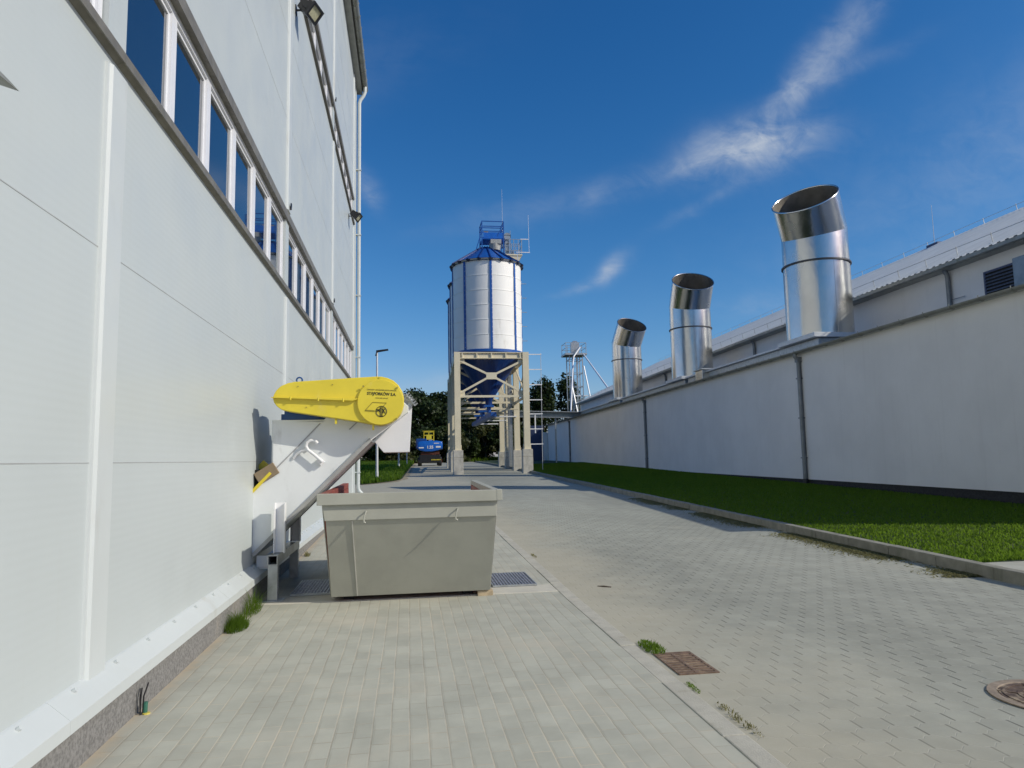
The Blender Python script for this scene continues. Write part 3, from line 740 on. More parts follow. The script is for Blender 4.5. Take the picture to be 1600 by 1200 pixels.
# discharge hood
dh = MB(); dh.prism([(-0.425, 1.84), (-0.31, 1.702), (0.013, 1.704), (0.052, 2.375), (-0.01, 2.42), (-0.2, 2.3)], 'y', 9.10, 9.80)
dho = dh.build('discharge_hood', M['white'], cv, bevel=0.004)
fg = MB()
fg.beam((-0.445, 9.06, 1.84), (0.05, 9.06, 2.335), 0.05, 0.05, (0, 1, 0)); fg.beam((-0.09, 9.06, 2.46), (0.07, 9.06, 2.30), 0.022, 0.06, (0, 1, 0))
fg.beam((-0.02, 9.06, 2.29), (-0.10, 9.06, 2.37), 0.02, 0.05, (0, 1, 0))
for k in range(6):
    t_ = 0.02 + k * 0.034
    x, z = -0.02 + 0.10 * k / 5, 2.42 - 0.13 * k / 5
    fg.cyl((x, 9.03, z), (x, 8.995, z), 0.013, seg=8); fg.cyl((x, 9.06, z), (x + 0.035, 9.06, z + 0.03), 0.011, seg=6)
for k in range(5):
    x, z = -0.445 + 0.05 * k, 1.84 + 0.05 * k
    fg.cyl((x, 9.03, z), (x, 9.0, z), 0.012, seg=6)
fg.build('bolted_flange', M['galv'], cv)
hd = MB(); hd.tube([(-1.03, 8.90, 1.815), (-1.05, 8.895, 1.83), (-1.215, 8.87, 1.66), (-1.225, 8.86, 1.69), (-1.335, 8.86, 1.745)], 0.02, 8)
hd = MB()
arc = [(-1.03, 1.60), (-1.13, 1.69), (-1.20, 1.745), (-1.225, 1.79), (-1.215, 1.835), (-1.17, 1.862), (-1.12, 1.858), (-1.09, 1.825)]
hd.tube([(x, 8.88, z) for x, z in arc], 0.019, 10)
hd.tube([(-1.20, 8.88, 1.75), (-1.27, 8.90, 1.74), (-1.34, 8.92, 1.70), (-1.38, 8.94, 1.65)], 0.017, 8)
hd.box(-1.10, -1.02, 8.90, 8.95, 1.575, 1.63, Matrix.Rotation(R(42), 3, 'Y'))
hd.build('handle', M['white'], cv, smooth=45)
# yellow opening rim at the wall
yr = MB(); yr.beam((-1.855, Y0 - 0.02, 1.255), (-1.64, Y0 - 0.02, 1.482), 0.035, 0.035, (0, 1, 0)); yr.beam((-1.855, Y0 + 0.3, 1.27), (-1.64, Y0 + 0.3, 1.50), 0.03, 0.4, (0.7, 0, -0.7))
yr.build('opening_rim', M['yellow'], cv)
ho = MB(); ho.box(-1.838, -1.80, Y0 + 0.05, Y1 - 0.05, 1.29, 1.52); ho.build('wall_opening', M['darkhole'], cv)
# supports
for yy in (8.80, 10.0):
    ch = MB(); ch.box(-1.565, -1.555, yy - 0.05, yy + 0.05, 0.55, 1.13); ch.box(-1.555, -1.44, yy + 0.04, yy + 0.05, 0.55, 1.13); ch.box(-1.45, -1.44, yy - 0.05, yy + 0.04, 0.55, 1.13)
    ch.build('support_channel', M['white'], cv)
bm_ = MB()
x0, x1, z0, z1, tk = -1.605, -1.495, 0.432, 0.542, 0.008
for (a0, a1, c0, c1) in ((x0, x1, z0, z0 + tk), (x0, x1, z1 - tk, z1), (x0, x0 + tk, z0 + tk, z1 - tk), (x1 - tk, x1, z0 + tk, z1 - tk)):
    bm_.box(a0, a1, 8.63, 10.30, c0, c1)
bm_.build('support_beam', M['galv'], cv)
for yy in (8.70, 10.22):
    lg_ = MB(); lg_.box(-1.605, -1.495, yy - 0.055, yy + 0.055, 0.034, 0.431); lg_.box(-1.64, -1.43, yy - 0.09, yy + 0.09, 0.022, 0.034)
    lg_.build('leg', M['galv'], cv, bevel=0.004)
br = MB(); br.prism([(-1.80, 0.36), (-1.62, 0.36), (-1.62, 0.50), (-1.80, 0.50)], 'y', 9.0, 9.012); br.box(-1.80, -1.62, 9.0, 9.15, 0.345, 0.365)
br.build('bracket', M['white'], cv)
cb_ = MB(); cb_.box(-0.13, 0.13, -0.10, 0.10, -0.075, 0.075)
cb_.v = [tuple(Matrix.Rotation(R(-32), 3, 'Y') @ Vector(v) + Vector((-1.69, 9.02, 1.475))) for v in cb_.v]
tag(cb_.build('cardboard_block', M['card'], bevel=0.006), 'brown cardboard block wedged in the conveyor opening by the white wall', 'block')

# ------------------------------------------------------------------ open skip
sk = thing('waste_skip', (0.03, 9.9, 0.02), 'open grey steel skip with red primer inside, under the conveyor', 'skip')
FY, BYk = 8.15, 11.3
BF = 8.60                                  # foot of the raked front
bd = MB()
bd.hexa([(-0.885, BF, 0.05), (0.95, BF, 0.05), (-0.885, BF + 0.04, 0.05), (0.95, BF + 0.04, 0.05), (-0.908, FY + 0.012, 0.954), (0.978, FY + 0.012, 0.954), (-0.908, FY + 0.05, 0.954), (0.978, FY + 0.05, 0.954)])
bd.build('front_panel', M['skip'], sk, bevel=0.003)
bn = MB(); bn.hexa([(-0.918, FY - 0.004, 0.951), (0.988, FY - 0.004, 0.951), (-0.918, FY + 0.05, 0.951), (0.988, FY + 0.05, 0.951), (-0.946, FY - 0.004, 1.124), (1.0, FY - 0.004, 1.124), (-0.946, FY + 0.05, 1.124), (1.0, FY + 0.05, 1.124)])
bn.build('front_band', M['skip'], sk, bevel=0.004)
rm = MB()
rm.box(-1.0, 0.998, FY - 0.05, FY + 0.055, 1.124, 1.248); rm.box(0.988, 1.053, FY - 0.053, FY + 0.075, 1.128, 1.252)
rm.build('rim', M['skip'], sk, bevel=0.006)
for sx, xb, xt in ((-1, -0.885, -0.946), (1, 0.95, 1.0)):
    sd = MB(); o_ = -0.03 * sx
    sd.hexa([(xb, BF + 0.04, 0.05), (xb + o_, BF + 0.04, 0.05), (xb, BYk - 0.35, 0.05), (xb + o_, BYk - 0.35, 0.05), (xt, FY + 0.056, 1.14), (xt + o_, FY + 0.056, 1.14), (xt, BYk, 1.20), (xt + o_, BYk, 1.20)])
    sd.build('side_panel', M['redin'], sk)
    sr = MB(); xa = xt + 0.05 * sx
    sr.hexa([(xt - 0.03 * sx, FY + 0.08, 1.145), (xa, FY + 0.08, 1.145), (xt - 0.03 * sx, BYk, 1.205), (xa, BYk, 1.205), (xt - 0.03 * sx, FY + 0.08, 1.242), (xa, FY + 0.08, 1.242), (xt - 0.03 * sx, BYk, 1.268), (xa, BYk, 1.268)])
    sr.build('side_rim', M['redin'] if sx < 0 else M['skip'], sk, bevel=0.004)
    so = MB(); so.hexa([(xb + 0.002 * sx, BF + 0.04, 0.05), (xb + 0.012 * sx, BF + 0.04, 0.05), (xb + 0.002 * sx, BYk - 0.35, 0.05), (xb + 0.012 * sx, BYk - 0.35, 0.05), (xt + 0.002 * sx, FY + 0.056, 1.14), (xt + 0.012 * sx, FY + 0.056, 1.14), (xt + 0.002 * sx, BYk, 1.19), (xt + 0.012 * sx, BYk, 1.19)])
    so.build('outer_sheet', M['skip'], sk)
bk = MB(); bk.hexa([(-0.85, BYk - 0.40, 0.07), (0.915, BYk - 0.40, 0.07), (-0.85, BYk - 0.36, 0.07), (0.915, BYk - 0.36, 0.07), (-0.90, BYk - 0.08, 0.93), (0.965, BYk - 0.08, 0.93), (-0.90, BYk - 0.04, 0.93), (0.965, BYk - 0.04, 0.93)])
bk.build('rear_panel', M['redin'], sk)
fl_ = MB(); fl_.box(-0.85, 0.915, BF + 0.045, BYk - 0.41, 0.052, 0.075); fl_.build('floor_plate', M['redin'], sk)
for x in (-0.70, 0.70):
    rn = MB(); rn.box(x - 0.06, x + 0.06, BF + 0.16, BYk - 0.5, -0.007, 0.051); rn.build('runner', M['rubber'], sk)
for x in (-0.487, 0.525):
    hk = MB(); hk.tube([(x + 0.02, FY - 0.004, 1.045), (x + 0.02, FY - 0.05, 1.045), (x + 0.005, FY - 0.06, 1.01), (x - 0.005, FY - 0.05, 0.96), (x, FY - 0.06, 0.92), (x + 0.012, FY - 0.075, 0.93)], 0.009, 6)
    hk.build('hook', M['skip'], sk, smooth=50)
wd = MB(); wd.beam((-0.622, FY + 0.010, 0.94), (-0.592, BF - 0.004, 0.055), 0.010, 0.010, (0, -1, 0)); wd.build('weld_seam', mat('skip_weld', (0.52, 0.51, 0.46), 0.5), sk)
sk.scale = (0.98, 0.98, 0.98); sk.location = (0.03 * 0.98, 9.9 * 0.98, 1.6 - 1.58 * 0.98)
bb = MB(); bb.box(0.79, 0.97, 8.45, 8.59, 0.007, 0.074); tag(bb.build('timber_block', M['wood'], bevel=0.004), 'short pale timber block lying under the right corner of the skip', 'block')

# ------------------------------------------------------------------ floor grates, covers, ground details
def grating(name, x0, x1, y0, y1, z, label, step=0.035):
    t_ = thing(name, ((x0 + x1) / 2, (y0 + y1) / 2, z), label, 'grating', 'steel gratings in the concrete pad')
    b = MB(); b.box(x0, x1, y0, y1, z - 0.02, z + 0.002); b.build('pit', M['darkhole'], t_)
    b = MB(); y = y0 + 0.02
    while y < y1 - 0.02: b.box(x0 + 0.01, x1 - 0.01, y, y + 0.008, z + 0.003, z + 0.018); y += step
    x = x0 + 0.03
    while x < x1 - 0.02: b.box(x, x + 0.012, y0 + 0.01, y1 - 0.01, z + 0.0185, z + 0.023); x += step * 1.1
    b.build('bars', M['mesh'], t_)
    b = MB()
    for q in ((x0, x1, y0, y0 + 0.012), (x0, x1, y1 - 0.012, y1), (x0, x0 + 0.012, y0 + 0.012, y1 - 0.012), (x1 - 0.012, x1, y0 + 0.012, y1 - 0.012)): b.box(q[0], q[1], q[2], q[3], z + 0.003, z + 0.024)
    b.build('edge_frame', M['galv'], t_)
grating('floor_grating', 1.02, 1.57, 8.90, 9.86, 0.022, 'steel floor grating in sunlight right of the skip')
grating('floor_grating', -1.40, -0.55, 8.92, 9.95, 0.022, 'dark shaded floor grating between conveyor legs and skip')
dr = thing('drain_grate', (2.10, 5.44, 0), 'rusty iron drain grate in the road beside the kerb', 'drain')
b = MB(); b.box(1.955, 2.255, 5.17, 5.70, -0.01, 0.003); b.build('sand_filled_pit', mat('pit_sand', (0.27, 0.21, 0.14), 0.95, var=0.45, scale=18), dr)
b = MB()
for q in ((1.95, 2.26, 5.15, 5.175), (1.95, 2.26, 5.70, 5.725), (1.95, 1.97, 5.175, 5.70), (2.24, 2.26, 5.175, 5.70), (2.085, 2.11, 5.175, 5.70)): b.box(q[0], q[1], q[2], q[3], 0.001, 0.009)
y = 5.20
while y < 5.68: b.box(1.97, 2.085, y, y + 0.030, 0.001, 0.008); b.box(2.11, 2.24, y, y + 0.030, 0.001, 0.008); y += 0.058
b.build('bars', M['rust'], dr)
mh = thing('manhole_cover', (4.09, 4.20, 0), 'round rusty manhole cover at the right edge of the road', 'manhole')
b = MB(); b.lathe([(0.36, 0.004), (0.36, 0.012), (0.305, 0.012), (0.300, 0.004)], (4.09, 4.20), 40); b.build('ring', mat('sandy_iron', (0.27, 0.215, 0.16), 0.8, 0.1, var=0.25, scale=12), mh)
b = MB(); b.cyl((4.09, 4.20, 0.003), (4.09, 4.20, 0.008), 0.295, seg=40)
for k in range(3): b.lathe([(0.08 + 0.085 * k, 0.008), (0.08 + 0.085 * k, 0.013), (0.105 + 0.085 * k, 0.013), (0.105 + 0.085 * k, 0.008)], (4.09, 4.20), 32)
for k in range(6):
    a = math.pi * k / 3 + 0.3
    b.beam((4.06 + 0.05 * math.cos(a), 4.20 + 0.05 * math.sin(a), 0.010), (4.06 + 0.28 * math.cos(a), 4.20 + 0.28 * math.sin(a), 0.010), 0.016, 0.008)
b.build('cover', mat('dark_rust', (0.11, 0.075, 0.055), 0.75, 0.2, var=0.3, scale=12, dirt=((0.33, 0.26, 0.18), 0.48, 0.62, 9)), mh)
cs = thing('cable_stub', (-1.70, 5.07, 0), 'cut black and green cable ends poking up beside the plinth', 'cable')
cs.scale = (0.78, 0.78, 0.78)
b = MB()
for dx, dy, h in ((0, 0, 0.22), (0.012, 0.02, 0.25), (-0.01, 0.03, 0.20)): b.tube([(-1.715 + dx, 5.05 + dy, 0), (-1.715 + dx * 1.4, 5.05 + dy, h * 0.6), (-1.71 + dx * 3, 5.06 + dy * 2, h)], 0.007, 6)
b.build('wires', M['black'], cs)
b = MB(); b.cyl((-1.690, 5.08, 0), (-1.688, 5.082, 0.10), 0.020, seg=10); b.build('green_sleeve', mat('green_plastic', (0.03, 0.13, 0.09), 0.5), cs)
b = MB(); b.cyl((-1.675, 5.07, 0), (-1.675, 5.07, 0.018), 0.03, seg=10); b.build('yellow_tape', mat('yellow_tape', (0.62, 0.52, 0.10), 0.5), cs)
b = MB(); b.tube([(2.30, 8.72, 0.006), (2.36, 8.66, 0.016), (2.44, 8.62, 0.006)], 0.014, 6)
tag(b.build('twig', M['bark'], smooth=40), 'small dark twig lying on the road near the pad corner', 'twig')

def blades(pts, h, wd, lean=0.35):
    """pts Nx3 roots -> one triangle-fan blade each (two segments)"""
    n = len(pts); a = rng.uniform(0, 2 * math.pi, n)
    hh = h * rng.uniform(0.55, 1.25, n) if np.isscalar(h) else h * rng.uniform(0.6, 1.2, n)
    ww = wd if np.isscalar(wd) else np.asarray(wd)
    dx, dy = np.cos(a), np.sin(a)
    l = lean * hh * rng.uniform(0.2, 1.4, n); la = rng.uniform(0, 2 * math.pi, n)
    lx, ly = np.cos(la) * l, np.sin(la) * l
    P = np.asarray(pts)
    v = np.empty((n, 5, 3))
    for i, sgn in ((0, -1), (1, 1)):
        v[:, i, 0] = P[:, 0] + sgn * dx * ww / 2; v[:, i, 1] = P[:, 1] + sgn * dy * ww / 2; v[:, i, 2] = P[:, 2]
    for i, sgn in ((2, 1), (3, -1)):
        v[:, i, 0] = P[:, 0] + lx * 0.35 + sgn * dx * ww * 0.4; v[:, i, 1] = P[:, 1] + ly * 0.35 + sgn * dy * ww * 0.4; v[:, i, 2] = P[:, 2] + hh * 0.6
    v[:, 4, 0] = P[:, 0] + lx; v[:, 4, 1] = P[:, 1] + ly; v[:, 4, 2] = P[:, 2] + hh
    return v
def blade_obj(name, v, material, parent=None):
    n = len(v); off = np.array(parent.location) if parent is not None else np.zeros(3)
    me = bpy.data.meshes.new(name)
    idx = (np.arange(n) * 5)[:, None]
    quads = idx + np.array([0, 1, 2, 3]); tris = idx + np.array([3, 2, 4])
    me.vertices.add(n * 5); me.vertices.foreach_set('co', (v.reshape(-1, 3) - off).ravel())
    loops = np.concatenate([quads, tris], axis=1).ravel()
    me.loops.add(n * 7); me.loops.foreach_set('vertex_index', loops)
    me.polygons.add(n * 2)
    st = (np.arange(n) * 7)[:, None] + np.array([0, 4]); tot = np.tile([4, 3], n)
    me.polygons.foreach_set('loop_start', st.ravel()); me.polygons.foreach_set('loop_total', tot)
    me.update(calc_edges=True); me.validate()
    me.materials.append(material)
    o = bpy.data.objects.new(name, me); col.objects.link(o)
    if parent is not None: o.parent = parent
    return o
GV = np.vectorize(g)
# mown lawn in front of the long low building
def lawn_points(n, y0, y1):
    y = y0 + (y1 - y0) * rng.random(n) ** 1.5
    kx = 7.12 + 0.016 * (y - 8) + 0.17
    x = kx + (13.2 + 0.027 * y - kx) * rng.random(n)
    z = GV(y) + 0.125 + 0.11 * np.clip((x - kx) / 5, 0, 1)
    return np.stack([x, y, z], 1)
pts = lawn_points(170000, 8.45, 60)
dist = np.hypot(pts[:, 0], pts[:, 1])
tag(blade_obj('grass', blades(pts, 0.042 + 0.0006 * dist, 0.004 + 0.0009 * dist, 0.7), M['blade']), kind='stuff')
# longer grass on the corner verge and the far bank
n = 30000
y = 35.8 + 56 * rng.random(n) ** 1.3
xr = np.where(y < 41, -0.35 - 2.2 * (np.maximum(0, 41 - y) / 6.0) ** 2, -0.35 + 0.022 * (y - 41)) - 0.1
x = xr - 14 * rng.random(n) ** 1.2
tag(blade_obj('verge_grass', blades(np.stack([x, y, GV(y) + 0.03], 1), 0.12 + 0.0035 * y, 0.03 + 0.0009 * y, 0.5), M['blade']), kind='stuff')
n = 22000
y = 97 + 22 * rng.random(n); x = -14 + 40 * rng.random(n)
tag(blade_obj('bank_grass', blades(np.stack([x, y, GV(y) - 0.03], 1), 0.55, 0.14, 0.5), M['blade']), kind='stuff')
# straw of mown clippings lying along the kerb
n = 24000
y = 8.2 + 14 * rng.random(n) ** 1.25; kx = 7.12 + 0.016 * (y - 8)
msk = (np.sin(y * 1.3) + np.sin(y * 3.1 + 1) + rng.normal(0, 0.6, n)) > -0.3
y = y[msk]; kx = kx[msk]
x = kx - np.abs(rng.normal(0, 0.21, len(y))) - 0.01
v = blades(np.stack([x, y, GV(y) + 0.004], 1), 0.018, 0.020, 4.5)
tag(blade_obj('grass_clippings', v, M['drygrass']), kind='stuff')
def tuft(cx, cy, n, r, h, label, rx=1.0, ry=1.0, material='blade', wd=0.007, lean=0.7):
    rr = r * np.sqrt(rng.random(n)) ; th = rng.uniform(0, 2 * math.pi, n)
    P = np.stack([cx + rx * rr * np.cos(th), cy + ry * rr * np.sin(th), np.full(n, g(cy) + 0.004)], 1)
    hh = h * (1.15 - 0.75 * rr / r)
    o = blade_obj('grass_tuft', blades(P, hh, wd, lean), M[material])
    return tag(o, label, 'grass', 'grass tufts growing from the paving')
tuft(-1.66, 7.42, 700, 0.15, 0.19, 'thick green grass tuft against the grey plinth before the conveyor leg', 0.7, 1.5, wd=0.004)
tuft(-1.66, 8.15, 200, 0.14, 0.30, 'thin tall grass tuft rising beside the conveyor leg', 0.5, 2.0, wd=0.004)
tuft(2.00, 5.90, 420, 0.12, 0.05, 'low green grass tuft by the rusty drain grate', 0.75, 1.9, lean=0.9)
tuft(1.97, 4.25, 120, 0.10, 0.03, 'sparse low grass tuft along the kerb nearest the camera', 0.4, 3.0, 'drygrass')
tuft(1.93, 4.85, 60, 0.06, 0.03, 'tiny grass tuft at kerb just before the drain grate', 0.4, 2.0)
tuft(-1.66, 11.0, 90, 0.09, 0.12, 'small grass tuft at the plinth behind the conveyor', 0.6, 1.6)
tuft(-1.64, 12.2, 60, 0.08, 0.10, 'yellowish small grass tuft farther along the plinth, left of the skip', 0.6, 1.6, 'drygrass')
tuft(1.95, 11.3, 60, 0.08, 0.03, 'thin weed tuft at kerb beyond the concrete pad', 0.4, 3.0, 'drygrass')

# ------------------------------------------------------------------ long low building and hall on the right
WY0, WY1 = 9.75, 77.5
rb = thing('warehouse', (WX(40), 40, g(40)), 'long low white rendered warehouse with grey pitched hall roof behind', 'building')
def wp(off, y, z): return (WX(y) + off, y, z)
def wall_strip(b, o0, o1, y0, y1, za0, zb0, za1, zb1):
    """slab along the wall direction; za: bottom at y0/y1, zb: top"""
    b.hexa([wp(o0, y0, za0), wp(o1, y0, za0), wp(o0, y1, za1), wp(o1, y1, za1), wp(o0, y0, zb0), wp(o1, y0, zb0), wp(o0, y1, zb1), wp(o1, y1, zb1)])
GZ = 5.10
def plz(y): return 0.62 + 0.0052 * (y - 14)
b = MB(); wall_strip(b, 0, 0.3, WY0, WY1, plz(WY0), GZ, plz(WY1), GZ)
wall_strip(b, 0.3, 26, WY1 - 0.3, WY1, 0.2, GZ, 0.2, GZ); wall_strip(b, 0.3, 26, WY0, WY0 + 0.3, 0.0, GZ, 0.0, GZ)
b.build('wall', M['stucco'], rb)
b = MB(); wall_strip(b, 0.03, 0.3, WY0, WY1, -0.2, plz(WY0) - 0.002, 0.3, plz(WY1) - 0.002); b.build('plinth', M['darkplinth'], rb)
b = MB(); wall_strip(b, -0.10, 4.2, WY0 - 0.1, WY1 + 0.1, GZ + 0.002, GZ + 0.10, GZ + 0.002, GZ + 0.10)
b.build('flat_roof', M['roof'], rb)
gt = MB()
vs = []; fs = []
prof = [(-0.20 + 0.085 * math.cos(th), GZ + 0.07 + 0.085 * math.sin(th)) for th in [math.pi + math.pi * i / 8 for i in range(9)]] + [(-0.105, GZ + 0.09), (-0.12, GZ + 0.07)] + [(-0.20 + 0.075 * math.cos(th), GZ + 0.07 + 0.075 * math.sin(th)) for th in [2 * math.pi - math.pi * i / 8 for i in range(9)]]
n = len(prof)
for yy in (WY0 - 0.1, WY1 + 0.1): vs += [wp(o, yy, z) for o, z in prof]
gt.add(vs, [(i, (i + 1) % n, n + (i + 1) % n, n + i) for i in range(n)] + [tuple(range(n)), tuple(range(2 * n - 1, n - 1, -1))])
y = WY0 + 0.2
while y < WY1:
    gt.tube([wp(-0.09, y, GZ + 0.11)] + [wp(-0.20 + 0.095 * math.cos(th), y, GZ + 0.07 + 0.095 * math.sin(th)) for th in [math.pi * 2 - math.pi * i / 6 for i in range(7)]] + [wp(-0.295, y, GZ + 0.11)], 0.013, 5); y += 0.95
gt.build('gutter', M['gutter'], rb, smooth=40)
for yy in (23.35, 41.6, 65.0):
    d = MB(); x = WX(yy) - 0.085
    d.tube([(WX(yy) - 0.20, yy, GZ - 0.01), (WX(yy) - 0.20, yy, GZ - 0.10), (x, yy, GZ - 0.22), (x, yy, GZ - 0.35), (x, yy, 2.5), (x, yy, plz(yy) + 0.02)], 0.075, 12)
    d.box(x - 0.09, x + 0.09, yy - 0.09, yy + 0.09, GZ - 0.30, GZ - 0.12)
    for z in (1.4, 2.8, 4.2): d.box(x - 0.085, x + 0.09, yy - 0.085, yy + 0.085, z, z + 0.04)
    dd = d.build('downpipe', M['zinc'], rb, smooth=40)
    d = MB(); d.cyl((x, yy, plz(yy) + 0.02), (x, yy, plz(yy) - 0.35), 0.088, seg=12); d.build('pipe_foot', M['black'], dd)
# upper hall
HO, EZ = 3.85, 7.62
b = MB(); wall_strip(b, HO, HO + 0.3, WY0, WY1, GZ, EZ, GZ, EZ)
b.build('upper_wall', M['stucco'], rb)
RO, RZ = 13.0, 12.15
b = MB(); cor = MB(); vs = []; fs = []
y = WY0 - 0.4; k = 0; pitch_c = 0.30
prof = []
while y < WY1 + 0.4:
    prof += [(y, 0.0), (y + 0.11, 0.0), (y + 0.15, 0.065), (y + 0.26, 0.065)]; y += pitch_c
for o, z in ((HO - 0.45, EZ - 0.06), (RO, RZ)):
    vs += [wp(o, yy, z + dz) for yy, dz in prof]
n = len(prof)
fs = [(i, i + 1, n + i + 1, n + i) for i in range(n - 1)]
vs2 = [wp(26, yy, EZ + dz) for yy, dz in prof]
cor.add(vs + vs2, fs + [(n + i, n + i + 1, 2 * n + i + 1, 2 * n + i) for i in range(n - 1)])
cor.build('pitched_roof', M['roof'], rb, fixn=False)
b = MB()
for yy in (WY0, WY1):
    b.add([wp(HO, yy, EZ), wp(26, yy, EZ), wp(RO, yy, RZ - 0.05)], [(0, 1, 2)])
b.build('gable', M['stucco'], rb)
b = MB()
b.beam(wp(HO - 0.52, WY0 - 0.3, EZ - 0.13), wp(HO - 0.52, WY1 + 0.3, EZ - 0.13), 0.13, 0.11); b.beam(wp(HO - 0.2, WY0 - 0.3, EZ - 0.17), wp(HO - 0.2, WY1 + 0.3, EZ - 0.17), 0.4, 0.02)
b.build('eaves_gutter', M['gutter'], rb)
b = MB()
d_ = Vector(wp(RO, 0, RZ)) - Vector(wp(HO - 0.45, 0, EZ - 0.06)); d_.normalize()
for o_, zz in ((HO - 0.45 + 0.55, EZ - 0.06 + 0.29), (RO, RZ)):
    b.beam(wp(o_, WY0, zz + 0.30), wp(o_, WY1, zz + 0.30), 0.016, 0.016)
    y = WY0 + 0.3
    while y < WY1: b.beam(wp(o_, y, zz), wp(o_ - 0.06, y, zz + 0.32), 0.02, 0.02); y += 1.9 if zz > 9 else 1.45
b.build('lightning_wire', M['galv'], rb)
for yy in (20.5, 34.5, 48.5, 62.5):
    b = MB(); x = WX(yy) + HO - 0.10
    b.tube([(x - 0.12, yy, EZ - 0.16), (x - 0.02, yy, EZ - 0.30), (x, yy, EZ - 0.42), (x, yy, GZ + 0.1)], 0.075, 10)
    b.beam((x, yy - 0.1, GZ + 1.35), (x, yy - 0.65, GZ + 1.35), 0.02, 0.02)
    b.build('upper_downpipe', M['zinc'], rb, smooth=40)
# louvre and flat duct on the upper wall
b = MB(); x = HO - 0.02
b.beam(wp(x - 0.0, 17.72, 6.1), wp(x - 0.0, 17.72, 6.95), 0.06, 0.06, (0, 1, 0)); b.beam(wp(x, 19.05, 6.1), wp(x, 19.05, 6.95), 0.06, 0.06, (0, 1, 0))
for z in (6.07, 6.98): b.beam(wp(x, 17.69, z), wp(x, 19.08, z), 0.06, 0.06)
fr = b.build('louvre', M['gateblue'], rb)
b = MB(); wall_strip(b, HO - 0.012, HO - 0.004, 17.75, 19.02, 6.10, 6.95, 6.10, 6.95); b.build('louvre_void', M['darkhole'], fr)
b = MB()
for k in range(8):
    z = 6.16 + 0.10 * k
    b.hexa([wp(x - 0.05, 17.75, z - 0.03), wp(x + 0.01, 17.75, z + 0.03), wp(x - 0.05, 19.02, z - 0.03), wp(x + 0.01, 19.02, z + 0.03), wp(x - 0.05, 17.75, z - 0.022), wp(x + 0.01, 17.75, z + 0.038), wp(x - 0.05, 19.02, z - 0.022), wp(x + 0.01, 19.02, z + 0.038)])
b.build('louvre_slats', mat('slat_blue', (0.12, 0.15, 0.21), 0.45, 0.2), fr)
b = MB(); wall_strip(b, HO - 0.45, HO, 16.2, 17.55, GZ + 0.1, 7.0, GZ + 0.1, 7.0); b.build('wall_duct', mat('duct_grey_blue', (0.22, 0.27, 0.31), 0.45, 0.3), rb, bevel=0.01)
# lit pilaster at the far end
b = MB(); wall_strip(b, -0.45, -0.01, 77.6, 78.2, 0.9, 4.4, 0.9, 4.4); b.build('pilaster', M['stucco'], rb)

# rooftop rods
def rod(name, x, y, z0, z1, label, r=0.02):
    t_ = thing(name, (x, y, z0), label, 'lightning rod', 'thin lightning rods on roofs')
    b = MB(); b.cyl((x, y, z0), (x, y, z1), r, r * 0.45, seg=6); b.build('mast', M['pole'], t_)
    b = MB(); b.box(x - 0.16, x + 0.16, y - 0.4, y + 0.4, z0 - 0.06, z0 + 0.05); b.build('foot', M['gateblue'], t_)
rod('lightning_rod', WX(32.4) + RO, 32.4, RZ + 0.06, 14.35, 'thin white lightning rod on the ridge of the grey pitched roof')

# ------------------------------------------------------------------ rooftop plenum boxes and steel exhaust stacks
def plenum(yc, y0, y1, label):
    t_ = thing('roof_plenum', (WX(yc) + 1.8, yc, GZ + 0.1), label, 'roof duct', 'sheet metal plenum boxes on the low roof')
    b = MB(); wall_strip(b, 0.35, 2.6, y0 + 0.15, y1, GZ + 0.102, GZ + 0.48, GZ + 0.102, GZ + 0.48); b.build('box', M['galv'], t_, bevel=0.01)
    b = MB(); wall_strip(b, 0.12, 3.0, y0, y0 + 2.6, GZ + 0.50, GZ + 0.66, GZ + 0.50, GZ + 0.66)
    wall_strip(b, 0.22, 2.75, y0 + 2.6, y1 + 0.1, GZ + 0.482, GZ + 0.56, GZ + 0.482, GZ + 0.56)
    b.build('cover_slab', mat('pale_sheet', (0.60, 0.61, 0.61), 0.4, 0.25, var=0.06), t_, bevel=0.008)
plenum(24, 22.55, 35.3, 'long metal plenum box under the nearest, largest steel stack')
plenum(37, 35.6, 48.0, 'long metal plenum box under the middle steel stack')
plenum(50, 48.6, 62.0, 'long metal plenum box under the farthest steel stack')
